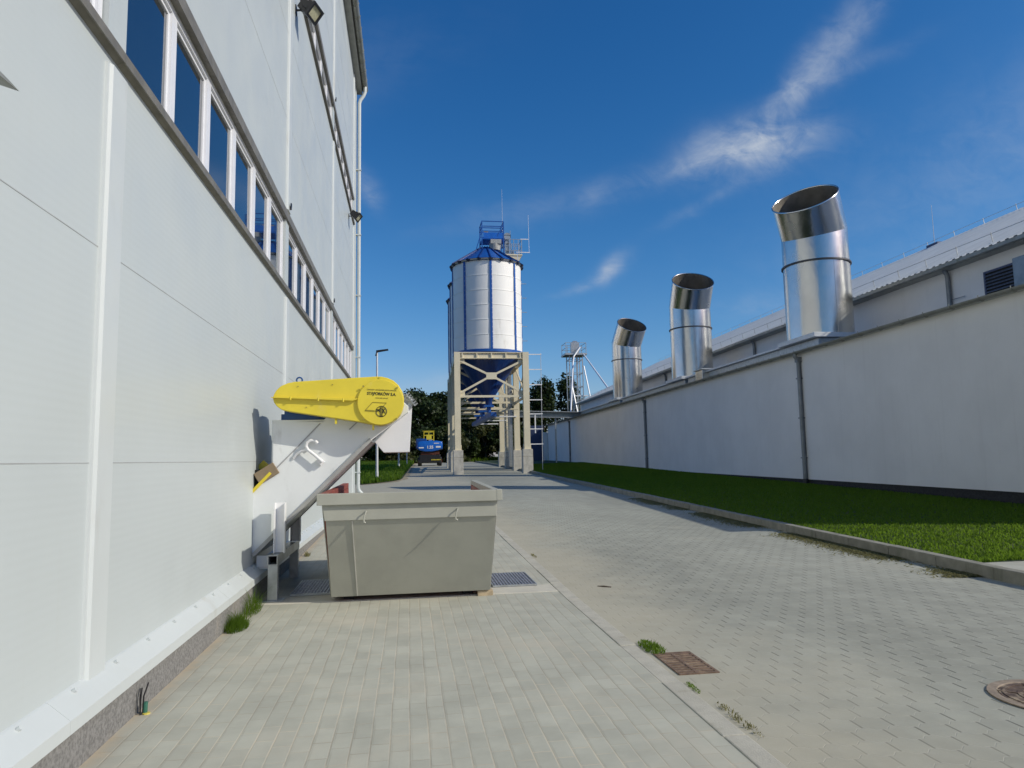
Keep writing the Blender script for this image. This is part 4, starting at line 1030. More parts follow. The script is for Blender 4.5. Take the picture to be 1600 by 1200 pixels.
def stack(cx, cy, r, az, tilt, L, zb, zr, zm, label):
    """upright duct, ring joint, short upper section with a mitred, tilted open mouth; az = lean azimuth"""
    t_ = thing('exhaust_stack', (cx, cy, zb), label, 'exhaust stack', 'shiny steel exhaust stacks on the low roof')
    SEG = 64
    b = MB(); b.lathe([(r, zb), (r, zr)], (cx, cy), SEG)
    lo_ = b.build('lower_duct', M['steel'], t_, smooth=40)
    b = MB(); a_ = math.atan2(-cy, -cx) + 0.55
    b.beam((cx + (r + 0.003) * math.cos(a_), cy + (r + 0.003) * math.sin(a_), zb + 0.01), (cx + (r + 0.003) * math.cos(a_), cy + (r + 0.003) * math.sin(a_), zr - 0.05), 0.012, 0.025, (math.sin(a_), -math.cos(a_), 0)); b.build('lap_seam', M['steel'], lo_)
    b = MB(); b.lathe([(r + 0.002, zr - 0.028), (r + 0.055, zr - 0.028), (r + 0.055, zr + 0.028), (r + 0.002, zr + 0.028)], (cx, cy), SEG, closed=True)
    b.build('ring_joint', mat('dark_flange', (0.07, 0.07, 0.075), 0.45, 0.5), t_, smooth=30)
    ld = Vector((math.cos(az), math.sin(az), 0)); ax = (Vector((0, 0, 1)) * math.cos(tilt) + ld * math.sin(tilt)).normalized()
    sd = Vector((0, 0, 1)).cross(ld)
    C0 = Vector((cx, cy, zm)); nm = (Vector((0, 0, 1)) + ax).normalized()     # mitre plane normal
    def ringv(axis, rr, mode, top=None):
        out = []
        for i in range(SEG):
            th = 2 * math.pi * i / SEG
            if mode == 'mitre':
                p = Vector((cx, cy, 0)) + ld * (rr * math.cos(th)) + sd * (rr * math.sin(th))
                p.z = zm - ((p - Vector((cx, cy, 0))).dot(nm)) / nm.z
            elif mode == 'base':
                p = Vector((cx, cy, zr)) + ld * (rr * math.cos(th)) + sd * (rr * math.sin(th))
            else:
                e1 = sd.cross(ax).normalized()
                p = C0 + ax * top + e1 * (rr * math.cos(th)) + sd * (rr * math.sin(th))
            out.append(p)
        return out
    def skin(r1, r2):
        n = SEG; return r1 + r2, [(i, (i + 1) % n, n + (i + 1) % n, n + i) for i in range(n)]
    b = MB(); b.add(*skin(ringv(None, r - 0.004, 'base'), ringv(None, r - 0.004, 'mitre'))); b.build('upper_duct', M['steel'], t_, smooth=40)
    b = MB(); m0, m1 = ringv(None, r - 0.004, 'mitre'), ringv(ax, r - 0.004, 'top', L)
    b.add(*skin(m0, m1)); ho = b.build('mouth', M['steel'], t_, smooth=40)
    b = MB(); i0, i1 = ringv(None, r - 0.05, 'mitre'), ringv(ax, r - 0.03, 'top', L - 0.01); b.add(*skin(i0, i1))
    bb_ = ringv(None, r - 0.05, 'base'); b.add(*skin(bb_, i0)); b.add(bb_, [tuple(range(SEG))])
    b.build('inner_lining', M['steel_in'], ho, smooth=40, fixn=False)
    b = MB(); b.tube([p for p in m1] + [m1[0]], 0.028, 6); b.build('rolled_lip', M['steel'], ho, smooth=50)
    return t_
stack(15.21, 24.23, 1.17, R(-90 - 47), R(38), 1.45, GZ + 0.60, 8.55, 9.80, 'nearest and largest shiny steel exhaust stack with mouth turned left')
stack(15.60, 37.28, 1.12, R(-90 - 8), R(38), 1.55, GZ + 0.60, 8.54, 9.84, 'middle steel exhaust stack of the three, mouth turned to the camera')
stack(16.02, 50.38, 1.08, R(-90 + 10), R(38), 1.60, GZ + 0.60, 8.62, 9.86, 'farthest and smallest steel exhaust stack, by the end of the low roof')
sh = thing('roof_hood', (WX(33.0) + 0.55, 33.0, GZ), 'small square silver hood at the roof edge beside the middle stack', 'roof hood')
b = MB(); wall_strip(b, 0.02, 0.75, 32.5, 33.4, GZ + 0.11, GZ + 0.60, GZ + 0.11, GZ + 0.60); b.build('body', M['steel'], sh, bevel=0.01)
b = MB(); wall_strip(b, -0.05, 0.82, 32.42, 33.48, GZ + 0.602, GZ + 0.66, GZ + 0.602, GZ + 0.66); b.build('lid', M['galv'], sh, bevel=0.008)

# ------------------------------------------------------------------ silos on their steel frame
SIL = [(5.42, 48.0), (5.56, 53.35), (5.72, 58.7)]
SR, SZ0, SZ1, SZA = 2.36, 8.62, 14.72, 16.15
def silo(c, label):
    x, y = c
    t_ = thing('grain_silo', (x, y, SZ0), label, 'silo', 'white and blue grain silos in a row')
    prof = [(SR, SZ0 + 0.12)]; nz = 6; hgt = (SZ1 - SZ0 - 0.12) / nz
    for k in range(nz):
        z = SZ0 + 0.12 + hgt * (k + 1)
        prof += [(SR + 0.006, z - 0.05), (SR + 0.022, z - 0.03), (SR + 0.022, z - 0.005), (SR - 0.012, z)]
    b = MB(); b.lathe(prof, c, 64); b.build('shell', M['silo'], t_, smooth=25)
    b = MB(); b.lathe([(SR + 0.01, SZ0 - 0.05), (SR + 0.05, SZ0 - 0.05), (SR + 0.05, SZ0 + 0.14), (SR + 0.01, SZ0 + 0.14)], c, 64, closed=True); b.build('base_ring', M['blue'], t_, smooth=30)
    fa = math.atan2(-y, -x)
    for k in range(8):
        a = fa + R(6.5) + k * math.pi / 4
        rot = rotz(a); px, py = x + (SR + 0.024) * math.cos(a), y + (SR + 0.024) * math.sin(a)
        s_ = MB(); s_.box(px - 0.035, px + 0.025, py - 0.078, py + 0.078, SZ0 + 0.14, SZ1 - 0.02, rot)
        so = s_.build('stiffener', M['blue'], t_)
        bt = MB(); z = SZ0 + 0.3
        while z < SZ1 - 0.1:
            q = rot @ Vector((0.034, 0.05, 0)); bt.cyl((px + q.x - 0.02 * math.cos(a), py + q.y - 0.02 * math.sin(a), z), (px + q.x, py + q.y, z), 0.022, seg=5); z += 0.32
        bt.build('bolts', M['white'], so)
    # roof: pleated cone with ribs and open scalloped eave
    n = 20; vs = []; fs = []
    b = MB(); b.lathe([(SR + 0.16, SZ1 + 0.10), (0.55, SZA - 0.06), (0.5, SZA), (0.0, SZA + 0.02)], c, 40); ro = b.build('roof', M['blue'], t_, smooth=8)
    rb_ = MB()
    for k in range(n):
        a = 2 * math.pi * k / n
        p0 = Vector((x + (SR + 0.20) * math.cos(a), y + (SR + 0.20) * math.sin(a), SZ1 + 0.10)); p1 = Vector((x + 0.5 * math.cos(a), y + 0.5 * math.sin(a), SZA))
        rb_.beam(p0, p1, 0.07, 0.09)
        rb_.prism([(0, 0), (0.17, 0.10), (0.0, 0.12)], 'y', -0.09, 0.09) if False else None
    rb_.build('roof_ribs', M['deepblue'], ro)
    b = MB(); b.lathe([(SR + 0.02, SZ1 - 0.03), (SR + 0.07, SZ1 - 0.03), (SR + 0.07, SZ1 + 0.005), (SR + 0.02, SZ1 + 0.005)], c, 64, closed=True)
    for k in range(n):
        a = 2 * math.pi * k / n; rot = rotz(a)
        px, py = x + (SR + 0.10) * math.cos(a), y + (SR + 0.10) * math.sin(a)
        v8 = [Vector((-0.05, -0.04, 0)), Vector((0.05, -0.04, 0)), Vector((-0.05, 0.04, 0)), Vector((0.05, 0.04, 0)), Vector((-0.05, -0.15, 0.15)), Vector((0.12, -0.15, 0.15)), Vector((-0.05, 0.15, 0.15)), Vector((0.12, 0.15, 0.15))]
        b.hexa([rot @ q + Vector((px, py, SZ1 - 0.06)) for q in v8])
    b.build('eave_brackets', mat('eave_dark', (0.03, 0.04, 0.07), 0.6), t_)
    b = MB(); b.lathe([(SR - 0.02, SZ1 - 0.02), (SR + 0.10, SZ1 + 0.10)], c, 64); b.build('eave_skirt', M['silo'], t_, smooth=30)
    b = MB(); b.lathe([(0.24, 5.55), (SR - 0.02, SZ0 + 0.02)], c, 48); b.lathe([(0.24, 5.2), (0.24, 5.55)], c, 24); b.build('hopper', M['deepblue'], t_, smooth=25)
    b = MB(); b.box(x - 0.32, x + 0.32, y - 0.32, y + 0.32, 5.08, 5.22); b.cyl((x, y, 4.7), (x, y, 5.08), 0.15, seg=16); b.build('slide_gate', M['blue'], t_)
    return t_
silo(SIL[0], 'nearest white silo with blue ribs, blue cone roof and work platform')
silo(SIL[1], 'middle white silo, mostly hidden behind the nearest one')
silo(SIL[2], 'farthest white silo of the row, only its left edge showing')

fr = thing('silo_frame', (5.4, 53.3, g(53)), 'cream steel support frame on concrete blocks carrying the row of silos', 'support frame')
FYs = [45.4, 50.65, 56.0, 61.3]
def fx(yy): return 0.028 * (yy - 45.4)
for yy in FYs:
    for xl, xr_ in ((2.93, 3.31), (7.40, 7.80)):
        o = fx(yy)
        b = MB()
        y0 = yy; cw = (xr_ - xl)
        b.box(xl + o, xr_ + o, y0, y0 + 0.025, 2.2, 8.5); b.box(xl + o, xr_ + o, y0 + 0.36, y0 + 0.385, 2.2, 8.5); b.box(xl + o + 0.06, xr_ + o - 0.06, y0 + 0.025, y0 + 0.36, 2.2, 8.5)
        b.box(xl + o - 0.05, xr_ + o + 0.05, y0 - 0.05, y0 + 0.43, 2.17, 2.2)
        for sx in (xl + o - 0.04, xr_ + o + 0.02): b.hexa([(sx, y0 + 0.05, 2.2), (sx + 0.02, y0 + 0.05, 2.2), (sx, y0 + 0.3, 2.2), (sx + 0.02, y0 + 0.3, 2.2), (sx, y0 + 0.12, 2.5), (sx + 0.02, y0 + 0.12, 2.5), (sx, y0 + 0.25, 2.5), (sx + 0.02, y0 + 0.25, 2.5)])
        b.build('column', M['cream'], fr)
        b = MB(); zt = 2.165; b.box(xl + o - 0.12, xr_ + o + 0.12, y0 - 0.12, y0 + 0.50, 1.70, zt); b.box(xl + o - 0.125, xr_ + o + 0.125, y0 - 0.125, y0 + 0.505, 0.3, 1.69)
        b.build('concrete_block', M['conc'], fr, bevel=0.015)
        b = MB(); zz = g(yy) + 0.05; b.box(xl + o - 0.14, xl + o - 0.12, y0, y0 + 0.3, zz, 2.1) if False else None
    o = fx(yy); xa, xb = 3.31 + o, 7.40 + o
    b = MB(); b.box(xa, xb, yy + 0.02, yy + 0.34, 8.44, 8.49); b.box(xa, xb, yy + 0.02, yy + 0.34, 8.07, 8.11); b.box(xa, xb, yy + 0.12, yy + 0.16, 8.11, 8.44)
    for k in range(5): xx = xa + 0.15 + (xb - xa - 0.3) * k / 4; b.box(xx - 0.04, xx + 0.04, yy + 0.03, yy + 0.12, 8.11, 8.44)
    b.build('cross_beam', M['cream'], fr)
    b = MB(); mx = (xa + xb) / 2; zc = 6.95
    for ex, ez in ((xa, 7.95), (xb, 7.95), (xa, 5.85), (xb, 5.85)):
        b.beam((ex, yy + 0.2, ez), (mx + 0.25 * (1 if ex > mx else -1), yy + 0.2, zc + 0.12 * (1 if ez > zc else -1)), 0.13, 0.11, (0, 1, 0))
    b.box(mx - 0.34, mx + 0.34, yy + 0.14, yy + 0.26, zc - 0.22, zc + 0.22)
    for ex in (xa, xb - 0.3): b.box(ex, ex + 0.3, yy + 0.185, yy + 0.215, 7.75, 8.07); b.box(ex, ex + 0.3, yy + 0.185, yy + 0.215, 5.65, 6.0)
    b.build('cross_brace', M['cream'], fr)
    b = MB(); b.beam((xa, yy + 0.2, 5.62), (xb, yy + 0.2, 5.62), 0.12, 0.14); b.build('tie_bar', M['cream'], fr)
for y0, y1 in zip(FYs, FYs[1:]):
    for xl in (3.12, 7.60):
        b = MB(); b.beam((xl + fx(y0), y0 + 0.39, 8.28), (xl + fx(y1), y1, 8.28), 0.3, 0.4); b.build('long_beam', M['cream'], fr)
        b = MB(); b.beam((xl + fx(y0), y0 + 0.39, 5.7), (xl + fx(y1), y1, 8.0), 0.09, 0.09); b.beam((xl + fx(y0) + 0.1, y0 + 0.39, 8.0), (xl + fx(y1) + 0.1, y1, 5.7), 0.09, 0.09); b.beam((xl + fx(y0), y0 + 0.39, 5.62), (xl + fx(y1), y1, 5.62), 0.12, 0.14)
        b.build('side_brace', M['cream'], fr)
# screw conveyor under the hoppers
sc_ = thing('screw_conveyor', (5.6, 53, 4), 'horizontal conveyor with pale trays below the silo hoppers', 'conveyor')
b = MB(); b.box(5.45, 5.85, 47.3, 61.5, 4.42, 4.72); b.build('casing', M['blue'], sc_)
for y in (49, 54.3, 59.6):
    b = MB(); b.box(3.35, 7.6, y, y + 0.35, 4.98, 5.07); b.build('tray', M['cream'], sc_)
    b = MB(); b.box(6.0, 7.7, y + 1.4, y + 1.9, 4.55, 4.63); b.build('tray', M['white'], sc_)
# ladder and dark drive on the inner right columns
la = thing('access_ladder', (7.2, 52.0, 1.5), 'narrow steel access ladder fixed between the right frame columns', 'ladder')
b = MB()
for x in (6.98, 7.36): b.box(x - 0.025, x + 0.025, 51.6, 51.65, 1.3, 8.3)
b.build('rail', M['galv'], la)
b = MB(); z = 1.5
while z < 8.2: b.box(7.005, 7.335, 51.61, 51.64, z, z + 0.03); z += 0.3
b.build('rungs', M['galv'], la)

# work platform on the nearest silo
wpf = thing('roof_platform', (5.85, 48, SZA), 'blue railed work platform on top of the nearest silo', 'platform')
px0, px1, py0, py1, pz = 5.05, 6.55, 47.3, 48.7, 16.75
b = MB(); b.box(px0, px1, py0, py1, pz - 0.12, pz); b.box(px0 + 0.1, px1 - 0.05, py0 - 0.02, py0, pz - 0.05, pz + 0.35); b.build('deck', M['liftblue'], wpf)
for x in (px0, px1):
    for y in (py0, py1):
        b = MB(); b.box(x - 0.035, x + 0.035, y - 0.035, y + 0.035, SZ1 + 0.8, pz + 1.15); b.build('post', M['blue'], wpf)
b = MB()
for z in (pz + 0.45, pz + 0.8, pz + 1.15):
    for y in (py0, py1): b.beam((px0, y, z), (px1, y, z), 0.05, 0.05)
    for x in (px0, px1): b.beam((x, py0, z), (x, py1, z), 0.05, 0.05)
b.beam((px0 - 0.4, py0, 15.9), (px0, py0, pz + 0.5), 0.06, 0.06); b.beam((px1 - 0.45, py0, pz + 0.1), (px1 - 0.05, py0, pz + 0.9), 0.06, 0.06)
b.build('railing', M['blue'], wpf)
b = MB(); b.box(5.62, 6.35, 47.0, 47.7, 16.25, 16.55); b.cyl((5.95, 47.4, 15.85), (5.95, 47.4, 16.3), 0.36, 0.42, seg=16); b.box(5.2, 5.5, 47.4, 47.8, pz + 0.05, pz + 0.45); b.build('gearbox', mat('gearbox_grey', (0.36, 0.36, 0.33), 0.5, 0.2), wpf)
be = thing('bucket_elevator', (8.05, 53.4, g(53)), 'grey caged bucket elevator head behind the nearest silo roof', 'elevator')
b = MB(); b.box(7.50, 7.78, 53.2, 53.6, 1.0, 19.0); b.box(7.95, 8.2, 53.2, 53.6, 1.0, 17.6); b.build('leg_casing', M['galv'], be)
b = MB(); b.box(7.42, 8.75, 52.8, 54.1, 17.15, 17.25); b.hexa([(8.0, 52.9, 16.75), (8.5, 52.9, 16.75), (8.0, 53.9, 16.75), (8.5, 53.9, 16.75), (7.7, 52.85, 17.15), (8.72, 52.85, 17.15), (7.7, 54.0, 17.15), (8.72, 54.0, 17.15)]); b.build('head_platform', M['cream'], be)
b = MB()
for x in (7.45, 7.75, 8.1, 8.45, 8.72):
    for y in (52.85, 54.05): b.box(x - 0.025, x + 0.025, y - 0.025, y + 0.025, 17.25, 18.45)
for z in (17.55, 17.9, 18.43):
    for y in (52.85, 54.05): b.beam((7.45, y, z), (8.72, y, z), 0.035, 0.035)
    b.beam((8.72, 52.85, z), (8.72, 54.05, z), 0.035, 0.035)
for z in (15.4, 15.9, 16.4, 16.9, 17.6, 18.2, 18.8): b.box(7.40, 7.86, 53.1, 53.16, z, z + 0.04)
for x in (7.38, 7.88): b.box(x - 0.02, x + 0.02, 53.1, 53.16, 14.5, 19.2)
b.build('railing', M['galv'], be)
b = MB(); b.cyl((7.64, 53.1, 18.75), (7.64, 53.7, 18.75), 0.28, seg=16); b.cyl((7.30, 53.4, 18.3), (7.30, 53.4, 18.75), 0.16, seg=12); b.box(7.2, 7.45, 53.2, 53.6, 17.9, 18.3); b.build('head_drum', M['galv'], be)
# lightning conductors
lc = thing('lightning_conductor', (8.6, 45.6, g(45)), 'thin vertical lightning wire on white standoffs beside the right front column', 'lightning conductor')
b = MB(); b.cyl((8.60, 45.6, 0.7), (8.64, 45.6, 8.45), 0.018, seg=6); b.build('wire', M['pole'], lc)
for k in range(7):
    z = 8.37 - 1.0 * k if k < 4 else 8.37 - 0.98 * k
    b = MB(); b.beam((7.80, 45.6, z), (8.68, 45.6, z), 0.06, 0.06); b.build('standoff', M['white'], lc)
b = MB(); b.beam((8.18, 45.62, 4.4), (8.18, 45.62, 3.2), 0.07, 0.05, (0, 1, 0)); b.build('clamp_plate', M['white'], lc)
l2 = thing('lightning_conductor', (8.3, 47.2, SZ1), 'upper lightning wire on two white arms beside the nearest silo roof', 'lightning conductor')
b = MB(); b.cyl((8.30, 47.2, 15.7), (8.28, 47.2, 18.4), 0.014, 0.009, seg=6); b.build('wire', M['white'], l2)
b = MB(); b.beam((7.7, 47.2, 16.65), (8.25, 47.2, 16.65), 0.05, 0.05); b.beam((7.4, 47.2, 15.72), (8.35, 47.2, 15.72), 0.05, 0.05); b.beam((7.55, 47.6, 14.9), (7.55, 47.6, 15.75), 0.04, 0.04); b.build('standoff', M['white'], l2)
b = MB()
for z in (9.6, 10.6, 11.6, 12.6, 13.6): b.beam((7.75, 47.6, z), (8.12, 47.6, z), 0.035, 0.035)
b.build('side_clips', M['galv'], l2)
rod('lightning_rod', 6.62, 48.3, pz + 0.05, 20.6, 'tall thin lightning rod rising from the blue silo platform', 0.016)

# ------------------------------------------------------------------ boom lift parked beyond the silos
bl = thing('boom_lift', (1.85, 64.5, g(64)), 'blue wheeled boom lift with yellow basket, seen from behind at the road end', 'boom lift')
z0 = g(64); X, Y = 1.85, 64.0
b = MB(); b.box(X - 0.92, X + 0.92, Y + 0.1, Y + 3.4, z0 + 0.30, z0 + 0.98); b.box(X - 0.95, X + 0.95, Y + 0.35, Y + 0.65, z0 + 0.38, z0 + 0.55); b.box(X - 0.95, X + 0.95, Y + 2.8, Y + 3.1, z0 + 0.38, z0 + 0.55); b.build('chassis', M['black'], bl, bevel=0.03)
b = MB(); b.cyl((X, Y + 1.5, z0 + 0.85), (X, Y + 1.5, z0 + 1.25), 0.55, seg=24); b.box(X - 0.8, X + 0.85, Y + 0.2, Y + 0.5, z0 + 1.02, z0 + 1.26); b.build('turntable', mat('dull_orange', (0.09, 0.022, 0.010), 0.6, var=0.3), bl)
cwp = [(-1.16, 0.0), (-1.12, 0.45), (-0.9, 0.62), (0.6, 0.66), (1.0, 0.58), (1.12, 0.40), (1.10, 0.02), (0.75, -0.20), (0.2, -0.30), (-0.4, -0.30), (-0.9, -0.18)]
b = MB(); b.prism([(X + p[0], z0 + 1.58 + p[1]) for p in cwp], 'y', Y, Y + 1.3); b.build('counterweight', M['liftblue'], bl, bevel=0.09, smooth=40)
b = MB(); b.box(X - 1.22, X - 0.25, Y + 0.5, Y + 2.6, z0 + 1.55, z0 + 2.45); b.box(X + 0.35, X + 1.15, Y + 0.7, Y + 2.5, z0 + 1.45, z0 + 2.2); b.build('body_cover', mat('lift_dark_blue', (0.008, 0.055, 0.22), 0.4), bl, bevel=0.07)
b = MB(); b.beam((X + 0.15, Y + 1.0, z0 + 2.0), (X + 0.15, Y + 5.0, z0 + 2.3), 0.32, 0.36); b.build('boom', M['liftblue'], bl)
b = MB(); q0, q1, ya, yb = X - 0.42, X + 0.52, Y + 4.8, Y + 5.6; zb = z0 + 2.15
b.box(q0, q1, ya, yb, zb, zb + 0.06)
for z in (zb + 0.35, zb + 0.75, zb + 1.08):
    for y in (ya, yb): b.beam((q0, y, z), (q1, y, z), 0.05, 0.05)
    for x in (q0, q1): b.beam((x, ya, z), (x, yb, z), 0.05, 0.05)
for x in (q0, (q0 + q1) / 2, q1):
    for y in (ya, yb): b.box(x - 0.025, x + 0.025, y - 0.025, y + 0.025, zb, zb + 1.1)
b.box(X - 0.2, X + 0.3, ya - 0.03, ya - 0.01, zb + 0.35, zb + 0.80)
b.beam((q0 - 0.15, ya, zb + 1.15), (q1 + 0.05, ya, zb + 1.15), 0.04, 0.04)
b.build('basket', M['yellow'], bl)
b = MB(); b.box(X - 0.99, X - 0.55, Y - 0.012, Y - 0.002, z0 + 1.58, z0 + 1.68); b.box(X + 0.52, X + 0.95, Y - 0.012, Y - 0.002, z0 + 1.62, z0 + 1.76); b.box(X + 0.35, X + 0.8, Y - 0.012, Y - 0.002, z0 + 1.98, z0 + 2.04); b.build('reflector_mark', M['white'], bl)
text_mesh('lettering', '1.25', 0.34, M['white'], bl, Matrix.Translation((X, Y - 0.008, z0 + 1.66)) @ RX, 0.012)
b = MB()
for k in range(7): b.box(X + 0.12 + 0.12 * k, X + 0.19 + 0.12 * k, Y + 0.085, Y + 0.097, z0 + 0.50, z0 + 0.60)
b.build('hazard_stripes', M['yellow'], bl)
for sx in (-1, 1):
    for yy in (Y + 0.5, Y + 2.95):
        b = MB(); xx = X + sx * 0.88
        b.cyl((xx - 0.16, yy, z0 + 0.40), (xx + 0.16, yy, z0 + 0.40), 0.40, seg=24); wo = b.build('tyre', M['rubber'], bl, bevel=0.04, smooth=40)
        b = MB(); b.cyl((xx + sx * 0.161, yy, z0 + 0.40), (xx + sx * 0.18, yy, z0 + 0.40), 0.20, seg=16); b.build('rim', M['orange'], wo)

bl.location = (2.08, 70.8, g(70.8)); bl.scale = (1.1, 1.1, 1.1)

# ------------------------------------------------------------------ street lamps, post, gate, gallery, far tower
def lamp_post(x, y, h, label, arm=True):
    z0 = g(y)
    t_ = thing('street_lamp', (x, y, z0), label, 'street lamp', 'slim grey lamp posts on the verge')
    b = MB(); b.cyl((x, y, z0 - 0.1), (x, y, z0 + h), 0.075, 0.05, seg=12); b.cyl((x, y, z0), (x, y, z0 + 0.5), 0.085, seg=12); b.build('post', M['pole'], t_, smooth=40)
    b = MB(); b.tube([(x - 0.06, y, z0 + h - 0.22), (x, y, z0 + h + 0.02), (x + 0.10, y, z0 + h + 0.05)], 0.05, 8)
    b.hexa([(x - 0.05, y - 0.09, z0 + h - 0.02), (x + 0.62, y - 0.11, z0 + h + 0.10), (x - 0.05, y + 0.09, z0 + h - 0.02), (x + 0.62, y + 0.11, z0 + h + 0.10), (x - 0.05, y - 0.07, z0 + h + 0.09), (x + 0.60, y - 0.10, z0 + h + 0.17), (x - 0.05, y + 0.07, z0 + h + 0.09), (x + 0.60, y + 0.10, z0 + h + 0.17)])
    b.build('lamp_head', M['black'], t_)
lamp_post(-1.70, 39.5, 7.05, 'slim grey street lamp on the verge, rising behind the yellow guard')
lamp_post(-0.80, 60.0, 6.2, 'farther slim street lamp, its post seen below the white discharge hood')
b = MB(); b.cyl((-0.15, 66, 0.8), (-0.15, 66, 3.0), 0.05, seg=8); b.cyl((-0.15, 66, 3.0), (-0.15, 66, 3.05), 0.065, seg=8)
tag(b.build('marker_post', M['pole']), 'thin short post at the far verge edge left of the boom lift', 'post')

gt_ = thing('sheet_gate', (14.2, 79, g(79)), 'dark blue sheet metal gate between silo frame and low building', 'gate')
b = MB(); b.box(13.3, 15.0, 79, 79.06, 1.0, 5.2)
for k in range(12): b.box(13.32 + 0.14 * k, 13.38 + 0.14 * k, 78.965, 79, 1.05, 5.15)
b.build('sheet', M['gateblue'], gt_)
b = MB(); b.box(13.22, 13.3, 78.95, 79.1, 0.9, 5.3); b.box(15.0, 15.08, 78.95, 79.1, 0.9, 5.3); b.build('gate_post', M['gateblue'], gt_)
ga = thing('conveyor_gallery', (11.8, 62, 5.3), 'grey enclosed conveyor gallery crossing from the silos to the low building', 'gallery')
b = MB(); b.beam((7.9, 62, 5.50), (15.4, 62.6, 5.36), 0.55, 0.42); b.build('casing', M['gallery'], ga)
b = MB(); b.beam((7.9, 61.7, 5.74), (15.4, 62.3, 5.60), 0.7, 0.06); b.beam((7.9, 61.7, 5.24), (15.4, 62.3, 5.10), 0.5, 0.05); b.build('cover', M['galv'], ga)
b = MB()
for x in (10.5, 13.0): b.box(x - 0.06, x + 0.06, 62.2, 62.32, g(62), 5.2)
b.build('trestle_leg', M['galv'], ga)

tw = thing('elevator_tower', (21, 88, g(88)), 'distant steel elevator tower with railed head and sloping pipes', 'tower')
tx0, tx1, ty0, ty1 = 20.2, 21.9, 87.2, 88.8
b = MB()
for x in (tx0, tx1):
    for y in (ty0, ty1): b.box(x - 0.055, x + 0.055, y - 0.055, y + 0.055, 1.1, 14.4)
b.build('mast_leg', M['galv'], tw)
b = MB(); z = 2.0
while z < 14:
    for y in (ty0, ty1): b.beam((tx0, y, z), (tx1, y, z), 0.07, 0.07)
    for x in (tx0, tx1): b.beam((x, ty0, z), (x, ty1, z), 0.07, 0.07)
    for y in (ty0, ty1): b.beam((tx0, y, z), (tx1, y, z + 1.7), 0.045, 0.045)
    z += 1.7
b.build('bracing', M['galv'], tw)
b = MB(); b.box(20.70, 20.88, 87.8, 88.0, 1.2, 15.5); b.box(21.25, 21.43, 87.8, 88.0, 1.2, 15.5); b.build('elevator_leg', M['galv'], tw)
b = MB(); b.box(19.6, 22.4, 86.7, 89.3, 14.45, 14.68); b.build('platform', M['galv'], tw)
b = MB()
for x in (19.7, 20.4, 21.4, 22.3):
    for y in (86.8, 89.2): b.box(x - 0.035, x + 0.035, y - 0.035, y + 0.035, 14.75, 16.0)
for z in (15.35, 16.0):
    for y in (86.8, 89.2): b.beam((19.7, y, z), (22.3, y, z), 0.05, 0.05)
    for x in (19.7, 22.3): b.beam((x, 86.8, z), (x, 89.2, z), 0.05, 0.05)
b.build('railing', M['galv'], tw)
b = MB(); b.box(20.65, 21.55, 87.6, 88.4, 14.69, 16.15); b.hexa([(20.65, 87.6, 16.15), (21.55, 87.6, 16.15), (20.65, 88.4, 16.15), (21.55, 88.4, 16.15), (20.9, 87.8, 16.4), (21.3, 87.8, 16.4), (20.9, 88.2, 16.4), (21.3, 88.2, 16.4)]); b.build('head_box', M['galv'], tw)
b = MB(); b.tube([(21.5, 86.7, 15.4), (20.6, 86.4, 14.2), (20.25, 85.5, 13.2), (18.0, 78, 5.6)], 0.10, 8); b.tube([(21.9, 86.6, 14.5), (19.0, 66, 8.15)], 0.09, 8)
b.build('spout_pipe', M['white'], tw, smooth=50)
b = MB(); b.beam((20.3, 86.6, 10.6), (20.9, 85.2, 5.4), 0.12, 0.12); b.beam((21.9, 86.6, 13.0), (22.6, 85.2, 7.0), 0.12, 0.12); b.beam((20.5, 86.3, 9.2), (22.3, 86.3, 9.2), 0.12, 0.12); b.beam((20.5, 86.1, 8.3), (22.4, 86.1, 8.3), 0.16, 0.16); b.build('stay', M['white'], tw)

# ------------------------------------------------------------------ trees
def leaf_cloud(blobs, n, size, seedv):
    """quads scattered through a set of clumps; blobs: (cx, cy, cz, rx, ry, rz)"""
    rg = np.random.default_rng(seedv)
    B = np.array(blobs); vol = B[:, 3] * B[:, 4] * B[:, 5]; pr = vol ** 0.75; pr /= pr.sum()
    k = rg.choice(len(B), n, p=pr)
    d = rg.normal(size=(n, 3)); d /= np.linalg.norm(d, axis=1)[:, None]
    rad = rg.random(n) ** 0.42 * rg.uniform(0.85, 1.12, n)
    P = B[k, :3] + d * rad[:, None] * B[k, 3:6]
    nrm = d * 0.6 + rg.normal(size=(n, 3)) * 0.7 + np.array([0, 0, 0.35]); nrm /= np.linalg.norm(nrm, axis=1)[:, None]
    a = np.cross(nrm, rg.normal(size=(n, 3))); a /= np.linalg.norm(a, axis=1)[:, None]; b = np.cross(nrm, a)
    s = size * rg.uniform(0.6, 1.3, n)[:, None]
    v = np.stack([P - a * s * 0.5, P + b * s * 0.32, P + a * s * 0.5, P - b * s * 0.32], 1)
    return v
def leaves_obj(name, v, material, parent):
    n = len(v); off = np.array(parent.location)
    me = bpy.data.meshes.new(name)
    me.vertices.add(n * 4); me.vertices.foreach_set('co', (v.reshape(-1, 3) - off).ravel())
    me.loops.add(n * 4); me.loops.foreach_set('vertex_index', np.arange(n * 4))
    me.polygons.add(n); me.polygons.foreach_set('loop_start', np.arange(n) * 4); me.polygons.foreach_set('loop_total', np.full(n, 4))
    me.update(calc_edges=True); me.materials.append(material)
    o = bpy.data.objects.new(name, me); col.objects.link(o); o.parent = parent
    return o
TS = [100]
